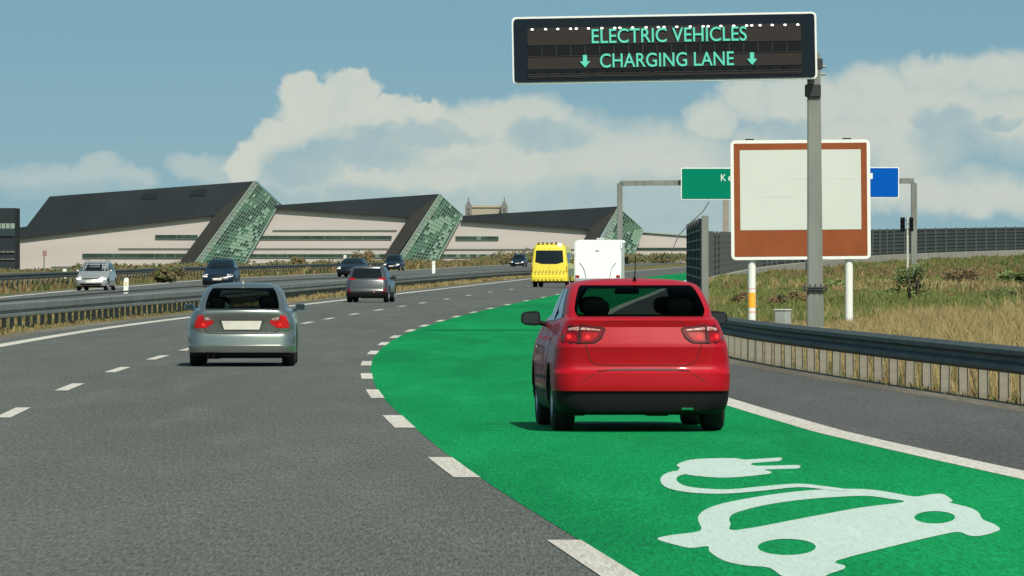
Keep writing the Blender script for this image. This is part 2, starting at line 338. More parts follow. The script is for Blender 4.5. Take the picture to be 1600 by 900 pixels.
# painted pictogram of a plug-in car: outline on the ground
def ground_poly(pts, z):
    return [Vector((*G(*p), z)) for p in pts]
def catmull(pts, n=5, closed=True):
    out = []; N = len(pts)
    for i in range(N if closed else N-1):
        p0, p1, p2, p3 = (pts[(i-1) % N] if closed or i > 0 else pts[0]), pts[i], pts[(i+1) % N], (pts[(i+2) % N] if closed or i+2 < N else pts[-1])
        for k in range(n):
            t = k/n
            out.append(tuple(.5*((2*b)+(-a+c)*t+(2*a-5*b+4*c-d)*t*t+(-a+3*b-3*c+d)*t**3) for a, b, c, d in zip(p0, p1, p2, p3)))
    if not closed: out.append(pts[-1])
    return out
def Z7(x, y): return (1000+x/2.6667, 690+y/2.6667)
def build_pictogram():
    body = [(72,410),(130,393),(250,376),(245,340),(243,315),(270,288),(340,262),(470,236),(640,212),(800,201),(930,201),(1030,212),(1140,232),(1190,226),(1240,220),(1270,225),(1303,250),(1290,257),
            (1370,277),(1410,298),(1428,327),(1470,345),(1500,366),(1480,380),(1420,396),(1370,395),(1325,380),(1240,395),(1050,440),(820,500),(852,520),(848,535),(790,555),(740,575),(610,572),(540,530),(440,520),(350,500),(290,462),(283,440),(215,447),(160,437)]
    win = [(400,373),(378,345),(374,318),(410,296),(520,268),(650,248),(800,235),(940,229),(1030,240),(1100,255),(920,278),(700,318)]
    def ell(cx, cy, rx, ry, n=32): return [(cx+rx*math.cos(2*math.pi*k/n), cy+ry*math.sin(2*math.pi*k/n)) for k in range(n)]
    holes = [catmull(win, 3), ell(612,443,121,34), ell(1228,319,85,26)]
    plug = [(152,100),(200,80),(280,73),(400,72),(440,78),(580,69),(588,76),(578,84),(470,92),(485,104),(655,100),(665,108),(655,115),(520,119),(543,127),(538,137),(420,150),(330,153),(240,146),(175,136),(158,120),(168,112)]
    cable = [(195,124),(140,127),(102,140),(85,160),(96,186),(140,205),(230,218),(360,221),(520,208),(660,194),(770,203),(835,211),(862,203),(770,190),(660,179),(520,189),(370,203),(250,198),(188,188),(158,172),(152,158),(166,145),(205,136)]
    cable_c = [(190,128),(140,137),(118,158),(150,190),(240,206),(370,211),(520,197),(660,186),(770,194),(860,206)]
    bm = bmesh.new()
    def region(outer, holes=(), zz=.006):
        pts = [Vector(G(*Z7(*p))) for p in outer]; faces = [list(range(len(pts)))]; edges = []
        n0 = len(pts)
        for h in holes:
            s = len(pts); pts += [Vector(G(*Z7(*p))) for p in h]; edges += [(s+i, s+(i+1) % len(h)) for i in range(len(h))]
        edges += [(i, (i+1) % n0) for i in range(n0)]
        r = delaunay_2d_cdt(pts, edges, [], 2 if False else 0, 1e-6)
        from mathutils.geometry import intersect_point_tri_2d
        def inside(p, poly):
            c = False; j = len(poly)-1
            for i in range(len(poly)):
                if (poly[i][1] > p[1]) != (poly[j][1] > p[1]) and p[0] < (poly[j][0]-poly[i][0])*(p[1]-poly[i][1])/(poly[j][1]-poly[i][1])+poly[i][0]: c = not c
                j = i
            return c
        po = [G(*Z7(*p)) for p in outer]; ph = [[G(*Z7(*p)) for p in h] for h in holes]
        vs = [bm.verts.new((v.x, v.y, zz)) for v in r[0]]
        for f in r[2]:
            c = sum((r[0][i] for i in f), Vector((0,0)))/len(f)
            if inside(c, po) and not any(inside(c, h) for h in ph):
                try: bm.faces.new([vs[i] for i in f])
                except ValueError: pass
    region(catmull(body, 3), holes); region(catmull(plug, 2)); region(catmull(cable, 3), (), .0078)
    cc = []
    # cable ribbon with the width the photo shows (narrower in depth than across)
    prev = None
    for i, (x, y) in enumerate(cc):
        a, c = cc[max(0, i-1)], cc[min(len(cc)-1, i+1)]
        dx, dy = c[0]-a[0], (c[1]-a[1]); l = math.hypot(dx, dy); nx, ny = -dy/l, dx/l
        t = i/(len(cc)-1)
        hw = 9+24*abs(nx)
        p, q = G(*Z7(x-nx*hw, y-ny*hw)), G(*Z7(x+nx*hw, y+ny*hw))
        r = (bm.verts.new((*p, .0075)), bm.verts.new((*q, .0075)))
        if prev: bm.faces.new((prev[0], prev[1], r[1], r[0]))
        prev = r
    bmesh.ops.delete(bm, geom=[v for v in bm.verts if not v.link_faces], context='VERTS')
    for f in bm.faces:
        f.normal_update()
        if f.normal.z < 0: f.normal_flip()
    link('road_pictogram', bm, M_picto, label='pale white painted symbol of an electric car with plug and cable on the green lane', cat='road marking')
build_pictogram()

# ---------------------------------------------------------------- vehicle builder
M_black = mat('black_plastic', (0.007,0.007,0.008), 0.55, spec=.15)
M_rubber = mat('tyre_rubber', (0.014,0.014,0.014), 0.85, bump=.2, bscale=60)
M_well = mat('dark_underbody', (0.008,0.008,0.008), 0.9)
M_rim = mat('alloy_rim', (0.42,0.43,0.44), 0.35, metal=0.9)
M_chrome = mat('chrome_trim', (0.7,0.7,0.7), 0.15, metal=1.0)
M_glass_dark = mat('dark_car_glass', (0.006,0.009,0.011), 0.06, spec=0.3)
M_glass_thru = mat('tinted_car_glass', (0.004,0.006,0.008), 0.04, trans=0.985, tint=(0.17,0.22,0.205))
M_glass_clear = mat('clear_car_glass', (0.004,0.006,0.008), 0.04, trans=0.99, tint=(0.75,0.80,0.78))
M_redlens = mat('red_lens', (0.30,0.002,0.005), 0.2, coat=.15, spec=.3)
M_redlens2 = mat('dark_red_lens', (0.12,0.002,0.004), 0.15, coat=.3, spec=.3)
M_redglow = mat('lit_red_lens', (0.6,0.01,0.01), 0.1, coat=.6, emit=(1.0,0.03,0.02), es=0.35)
M_clearlens = mat('clear_lens', (0.50,0.36,0.32), 0.2, coat=.3, col2=(.25,.06,.055), scale=22)
M_headlamp = mat('lit_headlamp', (0.9,0.9,0.85), 0.1, emit=(1.0,0.97,0.85), es=1.6)
M_lampglass = mat('headlamp_glass', (0.65,0.68,0.68), 0.1, coat=1.0)
M_seat = mat('dark_seat_fabric', (0.018,0.019,0.021), 0.9)
M_plate = mat('blank_plate', (0.62,0.60,0.52), 0.4, var=.1, scale=6)
M_mirror = mat('mirror_glass', (0.02,0.025,0.028), 0.12, spec=.3)

def pchip_rows(keys, sub, breaks=()):
    K = np.array(keys, float); n = len(K); out = []; idx = []
    d = np.diff(K, axis=0); m = np.zeros_like(K)
    for i in range(n):
        if i == 0: m[i] = d[0]
        elif i == n-1: m[i] = d[-1]
        else:
            pos = d[i-1]*d[i] > 0
            with np.errstate(divide='ignore', invalid='ignore'):
                hm = 2*d[i-1]*d[i]/(d[i-1]+d[i])
            m[i] = np.where(pos, hm, 0)
    for i in range(n-1):
        m0 = d[i] if i in breaks else m[i]; m1 = d[i] if (i+1) in breaks else m[i+1]
        for k in range(sub):
            t = k/sub
            out.append((2*t**3-3*t*t+1)*K[i]+(t**3-2*t*t+t)*m0+(-2*t**3+3*t*t)*K[i+1]+(t**3-t*t)*m1); idx.append(i)
    out.append(K[-1]); idx.append(n-1)
    return out, idx
NR, NC, NS, NF = 9, 6, 22, 9
def ring(row, L, bow_r, bow_f, taper, rf):
    z, w, yr, yf, rx, ry = row
    rx = min(rx, w*.9); pts = []
    rfx, rfy = min(rf[0], w*.9), rf[1]*(1 if yf-yr > 2 else max(.05, (yf-yr)/2))
    ry = min(ry, (yf-yr)*.3); rfy = min(rfy, (yf-yr)*.3)
    for i in range(NR):
        x = (w-rx)*i/NR; pts.append((x, yr+bow_r*(x/max(w, .01))**2))
    yb = yr+bow_r*((w-rx)/max(w, .01))**2
    for i in range(NC):
        a = math.pi/2*i/NC; pts.append((w-rx+rx*math.sin(a), yb+ry*(1-math.cos(a))))
    y0 = yb+ry; ybf = yf-bow_f*((w-rfx)/max(w, .01))**2; y1 = ybf-rfy
    for i in range(NS):
        pts.append((w, y0+(y1-y0)*i/NS))
    for i in range(NC):
        a = math.pi/2*i/NC; pts.append((w-rfx+rfx*math.cos(a), y1+rfy*math.sin(a)))
    for i in range(NF+1):
        x = (w-rfx)*(1-i/NF); pts.append((x, yf-bow_f*(x/max(w, .01))**2))
    ym, hl = L/2, L/2; out = []
    for x, y in pts:
        out.append((x*(1-taper*abs((y-ym)/hl)**3), y))
    full = out+[(-x, y) for x, y in out[-2:0:-1]]
    return [(x, y, z) for x, y in full]
def poly_offset_strip(path, w):                      # thin closed strip along a 2-D path
    L_, R_ = [], []
    for i, p in enumerate(path):
        a, c = path[max(0, i-1)], path[min(len(path)-1, i+1)]
        dx, dy = c[0]-a[0], c[1]-a[1]; l = math.hypot(dx, dy) or 1; nx, ny = -dy/l*w/2, dx/l*w/2
        L_.append((p[0]+nx, p[1]+ny)); R_.append((p[0]-nx, p[1]-ny))
    return L_+R_[::-1]
def inside2(p, poly):
    c = False; j = len(poly)-1
    for i in range(len(poly)):
        if (poly[i][1] > p[1]) != (poly[j][1] > p[1]) and p[0] < (poly[j][0]-poly[i][0])*(p[1]-poly[i][1])/(poly[j][1]-poly[i][1])+poly[i][0]: c = not c
        j = i
    return c
def decal_bm(bvh, poly, side, off=.006, thick=.012, step=.05, bm=None, mi=0):
    bm = bm or bmesh.new()
    D = {'rear': Vector((0,1,0)), 'front': Vector((0,-1,0)), 'left': Vector((1,0,0)), 'right': Vector((-1,0,0)), 'top': Vector((0,0,-1))}[side]
    def org(a, b):
        if side == 'rear': return Vector((a, -4, b))
        if side == 'front': return Vector((a, 12, b))
        if side == 'left': return Vector((-4, a, b))
        if side == 'right': return Vector((4, a, b))
        return Vector((a, b, 6))
    pts = []
    for i in range(len(poly)):
        p, q = poly[i], poly[(i+1) % len(poly)]; n = max(1, int(math.dist(p, q)/step))
        for k in range(n): pts.append((p[0]+(q[0]-p[0])*k/n, p[1]+(q[1]-p[1])*k/n))
    nb = len(pts)
    xs = [p[0] for p in poly]; ys = [p[1] for p in poly]
    x = min(xs)+step*.5
    while x < max(xs):
        y = min(ys)+step*.5
        while y < max(ys):
            if inside2((x, y), poly) and min(math.dist((x, y), p) for p in pts[:nb]) > step*.45: pts.append((x, y))
            y += step
        x += step
    r = delaunay_2d_cdt([Vector(p) for p in pts], [(i, (i+1) % nb) for i in range(nb)], [], 0, 1e-7)
    V = r[0]; tris = []
    for f in r[2]:
        c = sum((V[i] for i in f), Vector((0,0)))/len(f)
        if inside2(c, poly): tris.append(f)
    hit = []
    last = None
    for v in V:
        h = bvh.ray_cast(org(v.x, v.y), D)[0]
        if h is None: h = last if last else None
        hit.append(h); last = h or last
    hit = [h if h is not None else last for h in hit]
    fv, bv = [], []
    for v, h in zip(V, hit):
        o = org(v.x, v.y); t = (h-o).dot(D)
        fv.append(bm.verts.new(o+D*(t-off))); bv.append(bm.verts.new(o+D*(t-off+thick)))
    cnt = {}
    for f in tris:
        for k in range(len(f)):
            e = (f[k], f[(k+1) % len(f)]); cnt[tuple(sorted(e))] = cnt.get(tuple(sorted(e)), 0)+1
    fs = []
    for f in tris:
        fs.append(bm.faces.new([fv[i] for i in f])); fs.append(bm.faces.new([bv[i] for i in f][::-1]))
        for k in range(len(f)):
            a, c = f[k], f[(k+1) % len(f)]
            if cnt[tuple(sorted((a, c)))] == 1: fs.append(bm.faces.new((fv[a], bv[a], bv[c], fv[c])))
    for f in fs: f.material_index = mi
    bmesh.ops.recalc_face_normals(bm, faces=fs)
    bmesh.ops.delete(bm, geom=[v for v in fv+bv if v.is_valid and not v.link_faces], context='VERTS')
    return bm

class Car:
    def __init__(s, name, label, cat, loc, head, S, paint, group=None):
        s.S = S; s.paint = paint; k = S.get('scale', 1.0); s.k = k
        s.root = empty(name, loc, head, label=label, cat=cat, group=group)
        keys = [(a*k, b*k, c*k, d*k, e*k, f*k) for a, b, c, d, e, f in S['rows']]; L = S['L']*k
        sub = S.get('sub', 3); rows, idx = pchip_rows(keys, sub, S.get('breaks', ()))
        rf = (S['rf'][0]*k, S['rf'][1]*k)
        rings = [ring(r, L, S['bow_r']*k, S['bow_f']*k, S.get('taper', .05), rf) for r in rows]
        g0, g1 = S['glass'][0]*sub, S['glass'][1]*sub
        N = len(rings[0]); half = NR+NC+NS+NC+NF
        # whole closed hull, for laying trim onto
        bm = bmesh.new(); V = [[bm.verts.new(p) for p in rg] for rg in rings]
        for a, c in zip(V, V[1:]):
            for j in range(N): bm.faces.new((a[j], a[(j+1) % N], c[(j+1) % N], c[j]))
        bm.faces.new(V[-1]); bm.faces.new(V[0][::-1])
        s.bvh = BVHTree.FromBMesh(bm); bm.free()
        thru = S.get('thru', False)
        # lower body with wheel openings cut
        top = g0 if thru else len(rings)-1
        bm = bmesh.new(); V = [[bm.verts.new(p) for p in rg] for rg in rings[:top+1]]
        for a, c in zip(V, V[1:]):
            for j in range(N): bm.faces.new((a[j], a[(j+1) % N], c[(j+1) % N], c[j]))
        f = bm.faces.new(V[-1]); f.material_index = 1 if thru else 0
        f = bm.faces.new(V[0][::-1]); f.material_index = 1
        me = bpy.data.meshes.new('tmp'); bm.to_mesh(me); bm.free(); ob = bpy.data.objects.new('tmp', me); COL.objects.link(ob)
        cb = bmesh.new(); wr, W = S['wheel_r']*k, S['W']*k/2
        s.wy = [y*k for y in S['axles']]
        for y in s.wy:
            for sx in (-1, 1):
                rg = lathe_x(cb, [(sx*(W-.30*k), wr*1.12), (sx*(W+.3), wr*1.12)], 40, cy=y, cz=wr*1.02)
                cb.faces.new(rg[0]); cb.faces.new(rg[1])
        bmesh.ops.recalc_face_normals(cb, faces=cb.faces[:])
        cm = bpy.data.meshes.new('tmpc'); cb.to_mesh(cm); cb.free(); co = bpy.data.objects.new('tmpc', cm); COL.objects.link(co)
        md = ob.modifiers.new('b', 'BOOLEAN'); md.operation = 'DIFFERENCE'; md.object = co; md.solver = 'EXACT'
        dg = bpy.context.evaluated_depsgraph_get(); ev = ob.evaluated_get(dg)
        m2 = bpy.data.meshes.new_from_object(ev)
        bpy.data.objects.remove(ob); bpy.data.objects.remove(co)
        bm = bmesh.new(); bm.from_mesh(m2); bpy.data.meshes.remove(m2)
        zc = wr*1.02
        for f in bm.faces:
            c = f.calc_center_median()
            for y in s.wy:
                rr = math.hypot(c.y-y, c.z-zc)
                if abs(abs(c.x)-(W-.30*k)) < .004 and rr < wr*1.13: f.material_index = 1
                if abs(rr-wr*1.12) < .02*k and all(abs(math.hypot(v.co.y-y, v.co.z-zc)-wr*1.12) < .004 for v in f.verts): f.material_index = 1
        zb = S.get('z_black', 0)*k
        # bumpers / sills of another material become their own part
        if zb:
            low = [f for f in bm.faces if f.calc_center_median().z < zb and f.material_index == 0]
            b2 = bm.copy(); b2.faces.ensure_lookup_table()
            ids = set(f.index for f in low)
            bm.faces.index_update()
            ids = set(f.index for f in low)
            bmesh.ops.delete(bm, geom=low, context='FACES')
            bmesh.ops.delete(b2, geom=[f for i, f in enumerate(b2.faces) if i not in ids], context='FACES')
            link('bumper', b2, M_black, s.root, smooth=35)
        if thru:
            U = [[bm.verts.new(p) for p in rg] for rg in rings[g0:]]
            gl_r, gl_f = bmesh.new(), bmesh.new()
            pil = S.get('pillar_cols', 1)
            for i, (a, c) in enumerate(zip(U, U[1:])):
                for j in range(N):
                    jj = j if j < half else N-1-j
                    isw = (g0+i) < g1 and (g0+i) >= g0+S.get('glass_skip', 0)
                    q = [rings[g0+i][j], rings[g0+i][(j+1) % N], rings[g0+i+1][(j+1) % N], rings[g0+i+1][j]]
                    if isw and jj < NR+1: gl_r.faces.new([gl_r.verts.new(p) for p in q]); continue
                    if isw and jj >= half-NF-2: gl_f.faces.new([gl_f.verts.new(p) for p in q]); continue
                    f = bm.faces.new((a[j], a[(j+1) % N], c[(j+1) % N], c[j]))
            bm.faces.new(U[-1])
            # dark liner just inside the roof and pillars
            cen = Vector((0, L*.48, rings[g0][0][2]))
            lin = bmesh.new(); I = []
            for rg in rings[g0:]:
                I.append([lin.verts.new(((p[0]*.955), cen.y+(p[1]-cen.y)*.975, p[2]-.035*k)) for p in rg])
            for i, (a, c) in enumerate(zip(I, I[1:])):
                for j in range(N):
                    jj = j if j < half else N-1-j
                    isw = (g0+i) < g1
                    if isw and (jj < NR+1 or jj >= half-NF-2): continue
                    lin.faces.new((a[j], c[j], c[(j+1) % N], a[(j+1) % N]))
            lin.faces.new(I[-1][::-1]); link('roof_lining', lin, M_seat, s.root)
            for nm, gb, gm in (('rear_window', gl_r, M_glass_thru), ('windscreen', gl_f, M_glass_clear)):
                bmesh.ops.remove_doubles(gb, verts=gb.verts[:], dist=.0005)
                link(nm, gb, gm, s.root, smooth=60)
            bmesh.ops.remove_doubles(bm, verts=bm.verts[:], dist=.0005)
        link('body', bm, [paint, M_well], s.root, smooth=32)
        for y in s.wy:
            for sx in (-1, 1): s.wheel(sx, y, wr, W)
    def wheel(s, sx, y, r, W):
        k = s.k; w = .21*k; x0 = W-.035*k-w
        bm = bmesh.new(); pr = [(0, r*.62), (0, r*.9), (.02*k, r*.985), (.05*k, r), (w-.05*k, r), (w-.02*k, r*.985), (w, r*.9), (w, r*.64), (w-.03*k, r*.60)]
        lathe_x(bm, [(a*sx, b) for a, b in pr], 36)
        rg = lathe_x(bm, [(.02*k*sx, r*.62), (.021*k*sx, .02*k)], 36); bm.faces.new(rg[1])
        bmesh.ops.recalc_face_normals(bm, faces=bm.faces[:])
        t = link('wheel', bm, M_rubber, s.root, smooth=40); t.location = (sx*x0, y, r)
        bm = bmesh.new(); rg = lathe_x(bm, [((w-.02*k)*sx, r*.64), ((w-.005*k)*sx, r*.62), ((w-.05*k)*sx, r*.56), ((w-.07*k)*sx, r*.50)], 36)
        for q in range(5):
            a = 2*math.pi*q/5+.3
            M = Matrix.Rotation(a, 4, 'X')
            box(bm, sx*(w-.06*k), sx*(w-.02*k), -.032*k, .032*k, 0.0, r*.60, bev=.006*k, M=M)
        rg = lathe_x(bm, [((w-.02*k)*sx, .06*k), ((w-.01*k)*sx, .045*k)], 20); bm.faces.new(rg[1])
        rg = lathe_x(bm, [((w-.10*k)*sx, r*.52), ((w-.101*k)*sx, .02*k)], 20, mi=1); f = bm.faces.new(rg[1]); f.material_index = 1
        bmesh.ops.recalc_face_normals(bm, faces=bm.faces[:])
        link('rim', bm, [M_rim, M_well], t, smooth=40)
    def dec(s, name, poly, side, m, off=.006, thick=.014, step=.05, parent=None, sm=40, sym=False, **kw):
        k = s.k; r = []
        for sg in ((1, -1) if sym else (1,)):
            pl = [(sg*a*k if side in ('rear', 'front') else a*k, b*k) for a, b in poly]
            bm = decal_bm(s.bvh, pl, side, off*k, thick*k, step*k)
            r.append(link(name, bm, m, parent[len(r)] if isinstance(parent, list) else (parent or s.root), smooth=sm, **kw))
        return r
    def mirror(s, y, z, x0, m=None, w=.19, h=.13):
        k = s.k
        for sx in (-1, 1):
            bm = bmesh.new()
            bmesh.ops.create_uvsphere(bm, u_segments=20, v_segments=12, radius=1.0)
            for v in bm.verts:
                v.co = Vector((math.copysign(abs(v.co.x)**.55, v.co.x), math.copysign(abs(v.co.y)**.8, v.co.y), math.copysign(abs(v.co.z)**.6, v.co.z)))
                if v.co.y < -.3: v.co.y = -.3
                v.co = Vector((v.co.x*w/2*k, v.co.y*.10*k, v.co.z*h/2*k*(1-.12*sx*v.co.x)))
            bmesh.ops.transform(bm, matrix=Matrix.Translation((sx*(x0+w/2)*k, y*k, z*k)), verts=bm.verts)
            tube(bm, [(sx*(x0-.10)*k, (y+.06)*k, (z-.07)*k), (sx*(x0+.06)*k, (y+.02)*k, (z-.03)*k)], .025*k, 8)
            o = link('wing_mirror', bm, m or M_black, s.root, smooth=50)
            bm = bmesh.new(); box(bm, sx*(x0+.02)*k, sx*(x0+w-.02)*k, (y-.036)*k, (y-.030)*k, (z-h*.36)*k, (z+h*.36)*k, bev=.002*k)
            link('mirror_glass', bm, M_mirror, o)
    def seats(s, z0, yr, yf, hr=.62):
        k = s.k
        def seat(x, y, w, h, head):
            bm = bmesh.new(); box(bm, (x-w/2)*k, (x+w/2)*k, y*k, (y+.14)*k, .5*k, h*k, bev=.045*k)
            o = link('seat', bm, M_seat, s.root, smooth=50)
            for hx in head:
                bm = bmesh.new(); bmesh.ops.create_uvsphere(bm, u_segments=18, v_segments=12, radius=1.0)
                for v in bm.verts: v.co = Vector(((hx+.13*math.copysign(abs(v.co.x)**.7, v.co.x))*k, (y+.06+.055*v.co.y)*k, (h+.10+.09*math.copysign(abs(v.co.z)**.75, v.co.z))*k))
                tube(bm, [((hx-.05)*k, (y+.06)*k, (h-.03)*k), ((hx-.05)*k, (y+.06)*k, (h+.06)*k)], .008*k, 6); tube(bm, [((hx+.05)*k, (y+.06)*k, (h-.03)*k), ((hx+.05)*k, (y+.06)*k, (h+.06)*k)], .008*k, 6)
                link('headrest', bm, M_seat, o, smooth=50)
        seat(0, yr, 1.2, z0, (-.40, .40)); 
        for x in (-.36, .36): seat(x, yf, .48, z0+.02, (x,))

PAINT_RED = mat('red_car_paint', (0.34,0.001,0.008), 0.5, metal=0.0, coat=0.22, var=.05, scale=2, spec=.22)
PAINT_SILVER = mat('silver_car_paint', (0.27,0.285,0.262), 0.27, metal=0.85, coat=0.5)
PAINT_GREY = mat('grey_car_paint', (0.11,0.112,0.118), 0.3, metal=0.7, coat=0.3)
PAINT_NAVY = mat('navy_car_paint', (0.004,0.012,0.024), 0.35, coat=0.25, spec=.25)
PAINT_BLACKB = mat('blue_black_car_paint', (0.004,0.010,0.016), 0.35, coat=0.25, spec=.25)
PAINT_YELLOW = mat('yellow_van_paint', (0.70,0.56,0.04), 0.4, coat=0.5)
PAINT_WHITE = mat('white_motorhome_panel', (0.78,0.80,0.76), 0.45, coat=0.2, var=.04, scale=1.5)

def heading(f, y, dy=6): return -math.atan2(f(y+dy)-f(y-dy), 2*dy)
def place(px, py): x, y = G(px, py); return (x, y, 0.0)

# --- red saloon
SR = dict(L=4.45, W=1.70, wheel_r=.315, axles=(.92, 3.50), bow_r=.07, bow_f=.22, rf=(.42,.45), taper=.035, z_black=.395, thru=True, sub=3, pillar_cols=1, breaks=(3,7,9,11,12),
 rows=[(.165,.70,.16,4.25,.30,.30),(.20,.79,.06,4.34,.26,.28),(.30,.835,.035,4.38,.24,.26),(.392,.842,.025,4.40,.24,.26),(.40,.848,.0,4.41,.22,.26),
  (.50,.852,-.012,4.42,.22,.26),(.575,.852,-.012,4.42,.22,.26),(.592,.851,.022,4.41,.22,.26),(.64,.850,.050,4.37,.21,.26),(.81,.832,.022,4.22,.20,.26),(.83,.829,.018,4.18,.20,.26),(1.02,.765,.075,3.85,.19,.26),
  (1.085,.730,.055,3.55,.18,.26),(1.102,.715,.085,3.40,.17,.27),(1.122,.705,.42,3.22,.14,.26),
  (1.20,.690,.56,3.02,.09,.22),(1.36,.637,.90,2.60,.09,.22),(1.425,.598,1.12,2.40,.10,.22),
  (1.460,.50,1.26,2.28,.17,.24),(1.482,.34,1.42,2.15,.16,.2),(1.490,.15,1.7,2.0,.08,.1)], glass=(14,17))
def red_car():
    X, Y, _ = place(1006, 676)
    c = Car('red_car', 'red saloon car with black lower bumper and roof aerial, driving on the green lane', 'car', (X, Y, .004), heading(GL, Y+2, 12)+.016, SR, PAINT_RED); c.root.scale = (1.05, 1, 1.012)
    lamp = [(.806,.96),(.795,.99),(.774,1.012),(.700,1.030),(.627,1.037),(.50,1.018),(.395,1.006),(.384,.985),(.42,.925),(.458,.893),(.50,.872),(.64,.866),(.785,.874),(.806,.90)]
    q_ = lambda pl: [(a*.95, b_) for a, b_ in pl]
    lamp = q_(lamp)
    big = [(a+(.012 if a > .6 else -.012), b+(.010 if b > .95 else -.010)) for a, b in lamp]
    c.dec('taillight_frame', big, 'rear', M_black, off=.004, thick=.02, sym=True)
    L = c.dec('taillight', lamp, 'rear', M_redlens2, off=.010, thick=.02, sym=True)
    c.dec('clear_lens', [(.695,1.012),(.605,1.026),(.50,1.009),(.402,.998),(.41,.988),(.50,.992),(.60,.998),(.61,.988),(.70,.990),(.705,.997)], 'rear', M_clearlens, off=.014, sym=True, parent=L, step=.03)
    c.dec('red_lens', [(.745,.965),(.67,.965),(.63,.94),(.63,.885),(.74,.888)], 'rear', M_redlens, off=.014, sym=True, parent=L, step=.03)
    c.dec('red_lens', [(.575,.962),(.53,.972),(.42,.965),(.44,.925),(.49,.888),(.575,.886)], 'rear', M_redlens, off=.014, sym=True, parent=L, step=.03)
    for bx, bz in ((.695,.928),(.525,.925)):
        c.dec('light_bulb', [(bx+.022*math.cos(a), bz+.022*math.sin(a)) for a in np.linspace(0, 2*math.pi, 9)[:-1]], 'rear', M_redglow, off=.018, sym=True, parent=L, step=.02)
    c.dec('lamp_divider', [(.600,1.03),(.587,1.03),(.597,.868),(.610,.868)], 'rear', M_black, off=.017, sym=True, parent=L)
    seam = poly_offset_strip([(-.545,.862),(-.53,.80),(-.50,.70),(-.465,.662),(-.40,.652),(0,.648),(.40,.652),(.465,.662),(.50,.70),(.53,.80),(.545,.862)], .007)
    c.dec('boot_seam', seam, 'rear', M_well, off=.0015, thick=.004, step=.03)
    c.dec('boot_seam', poly_offset_strip([(-.40,.985),(-.38,1.060),(-.30,1.078),(0,1.083),(.30,1.078),(.38,1.060),(.40,.985)], .004), 'rear', M_well, off=.001, thick=.003, step=.03)
    c.dec('bumper_crease_shade', [(-.60,.475),(-.545,.505),(-.44,.583),(-.30,.594),(0,.597),(.30,.594),(.44,.583),(.545,.505),(.60,.475),(.53,.525),(.43,.597),(.28,.616),(0,.618),(-.28,.616),(-.43,.597),(-.53,.525)], 'rear', mat('dark_red_lip_shade', (.05,.002,.004), .6), off=.002, thick=.004, step=.03)  # shade under the bumper lip, painted as a thin dark strip
    c.dec('exhaust_tip', [(.36,.215),(.47,.215),(.47,.235),(.36,.235)], 'rear', M_chrome, off=.01)
    for side, sg in (('left', -1), ('right', 1)):
        c.dec('side_window', [(1.02,1.10),(1.75,1.075),(1.78,1.385),(1.45,1.385),(1.20,1.25)], side, M_glass_dark, off=.004)
        c.dec('side_window', [(1.83,1.075),(2.95,1.06),(2.72,1.22),(2.40,1.375),(1.86,1.385)], side, M_glass_dark, off=.004)
        c.dec('door_seam', poly_offset_strip([(1.10,.95),(1.25,.70),(1.42,.50),(1.55,.36)], .012), side, M_well, off=.002, thick=.004)
        c.dec('door_seam', poly_offset_strip([(1.80,1.06),(1.84,.8),(1.84,.30)], .012), side, M_well, off=.002, thick=.004)
        c.dec('door_seam', poly_offset_strip([(2.95,1.02),(3.02,.7),(2.98,.30)], .012), side, M_well, off=.002, thick=.004)
        for y in (1.60, 2.68-.1):
            bm = bmesh.new(); h = c.bvh.ray_cast(Vector((sg*4, y, .90)), Vector((-sg, 0, 0)))[0]
            box(bm, h.x-.015, h.x+.03*sg, y-.10, y+.10, .885, .92, bev=.008)
            link('door_handle', bm, PAINT_RED, c.root, smooth=50)
        c.dec('side_moulding', [(1.35,.50),(3.0,.50),(3.0,.53),(1.35,.53)], side, M_black, off=.006)
    c.mirror(2.78, 1.085, .815, w=.19, h=.145)
    bm = bmesh.new(); tube(bm, [(0,1.30,1.47),(0,1.28,1.50)], .02, 10, r2=.011); tube(bm, [(0,1.28,1.49),(0,1.12,1.72)], .006, 6, r2=.003)
    link('aerial', bm, M_black, c.root)
    c.seats(1.10, .75, 1.95)
    bm = bmesh.new(); box(bm, -.12, .12, 2.38, 2.42, 1.33, 1.385, bev=.01); link('rear_view_mirror', bm, M_black, c.root)
    bm = bmesh.new(); box(bm, -.68, .68, 2.75, 3.0, .9, 1.125, bev=.03); link('dashboard', bm, M_seat, c.root)
    bm = bmesh.new(); box(bm, -.15, .15, 1.10, 1.115, 1.395, 1.41, bev=.004); link('brake_light', bm, M_redlens2, c.root)
    bm = bmesh.new(); box(bm, -.72, -.50, .25, .8, .155, .30, bev=.04); tube(bm, [(.15,.2,.20),(.15,3.2,.20)], .03, 8); box(bm, .02, .30, .35, .75, .15, .26, bev=.04); box(bm, -.5,.5,.9,1.0,.19,.28,bev=.02)
    link('exhaust', bm, M_well, c.root)
red_car()

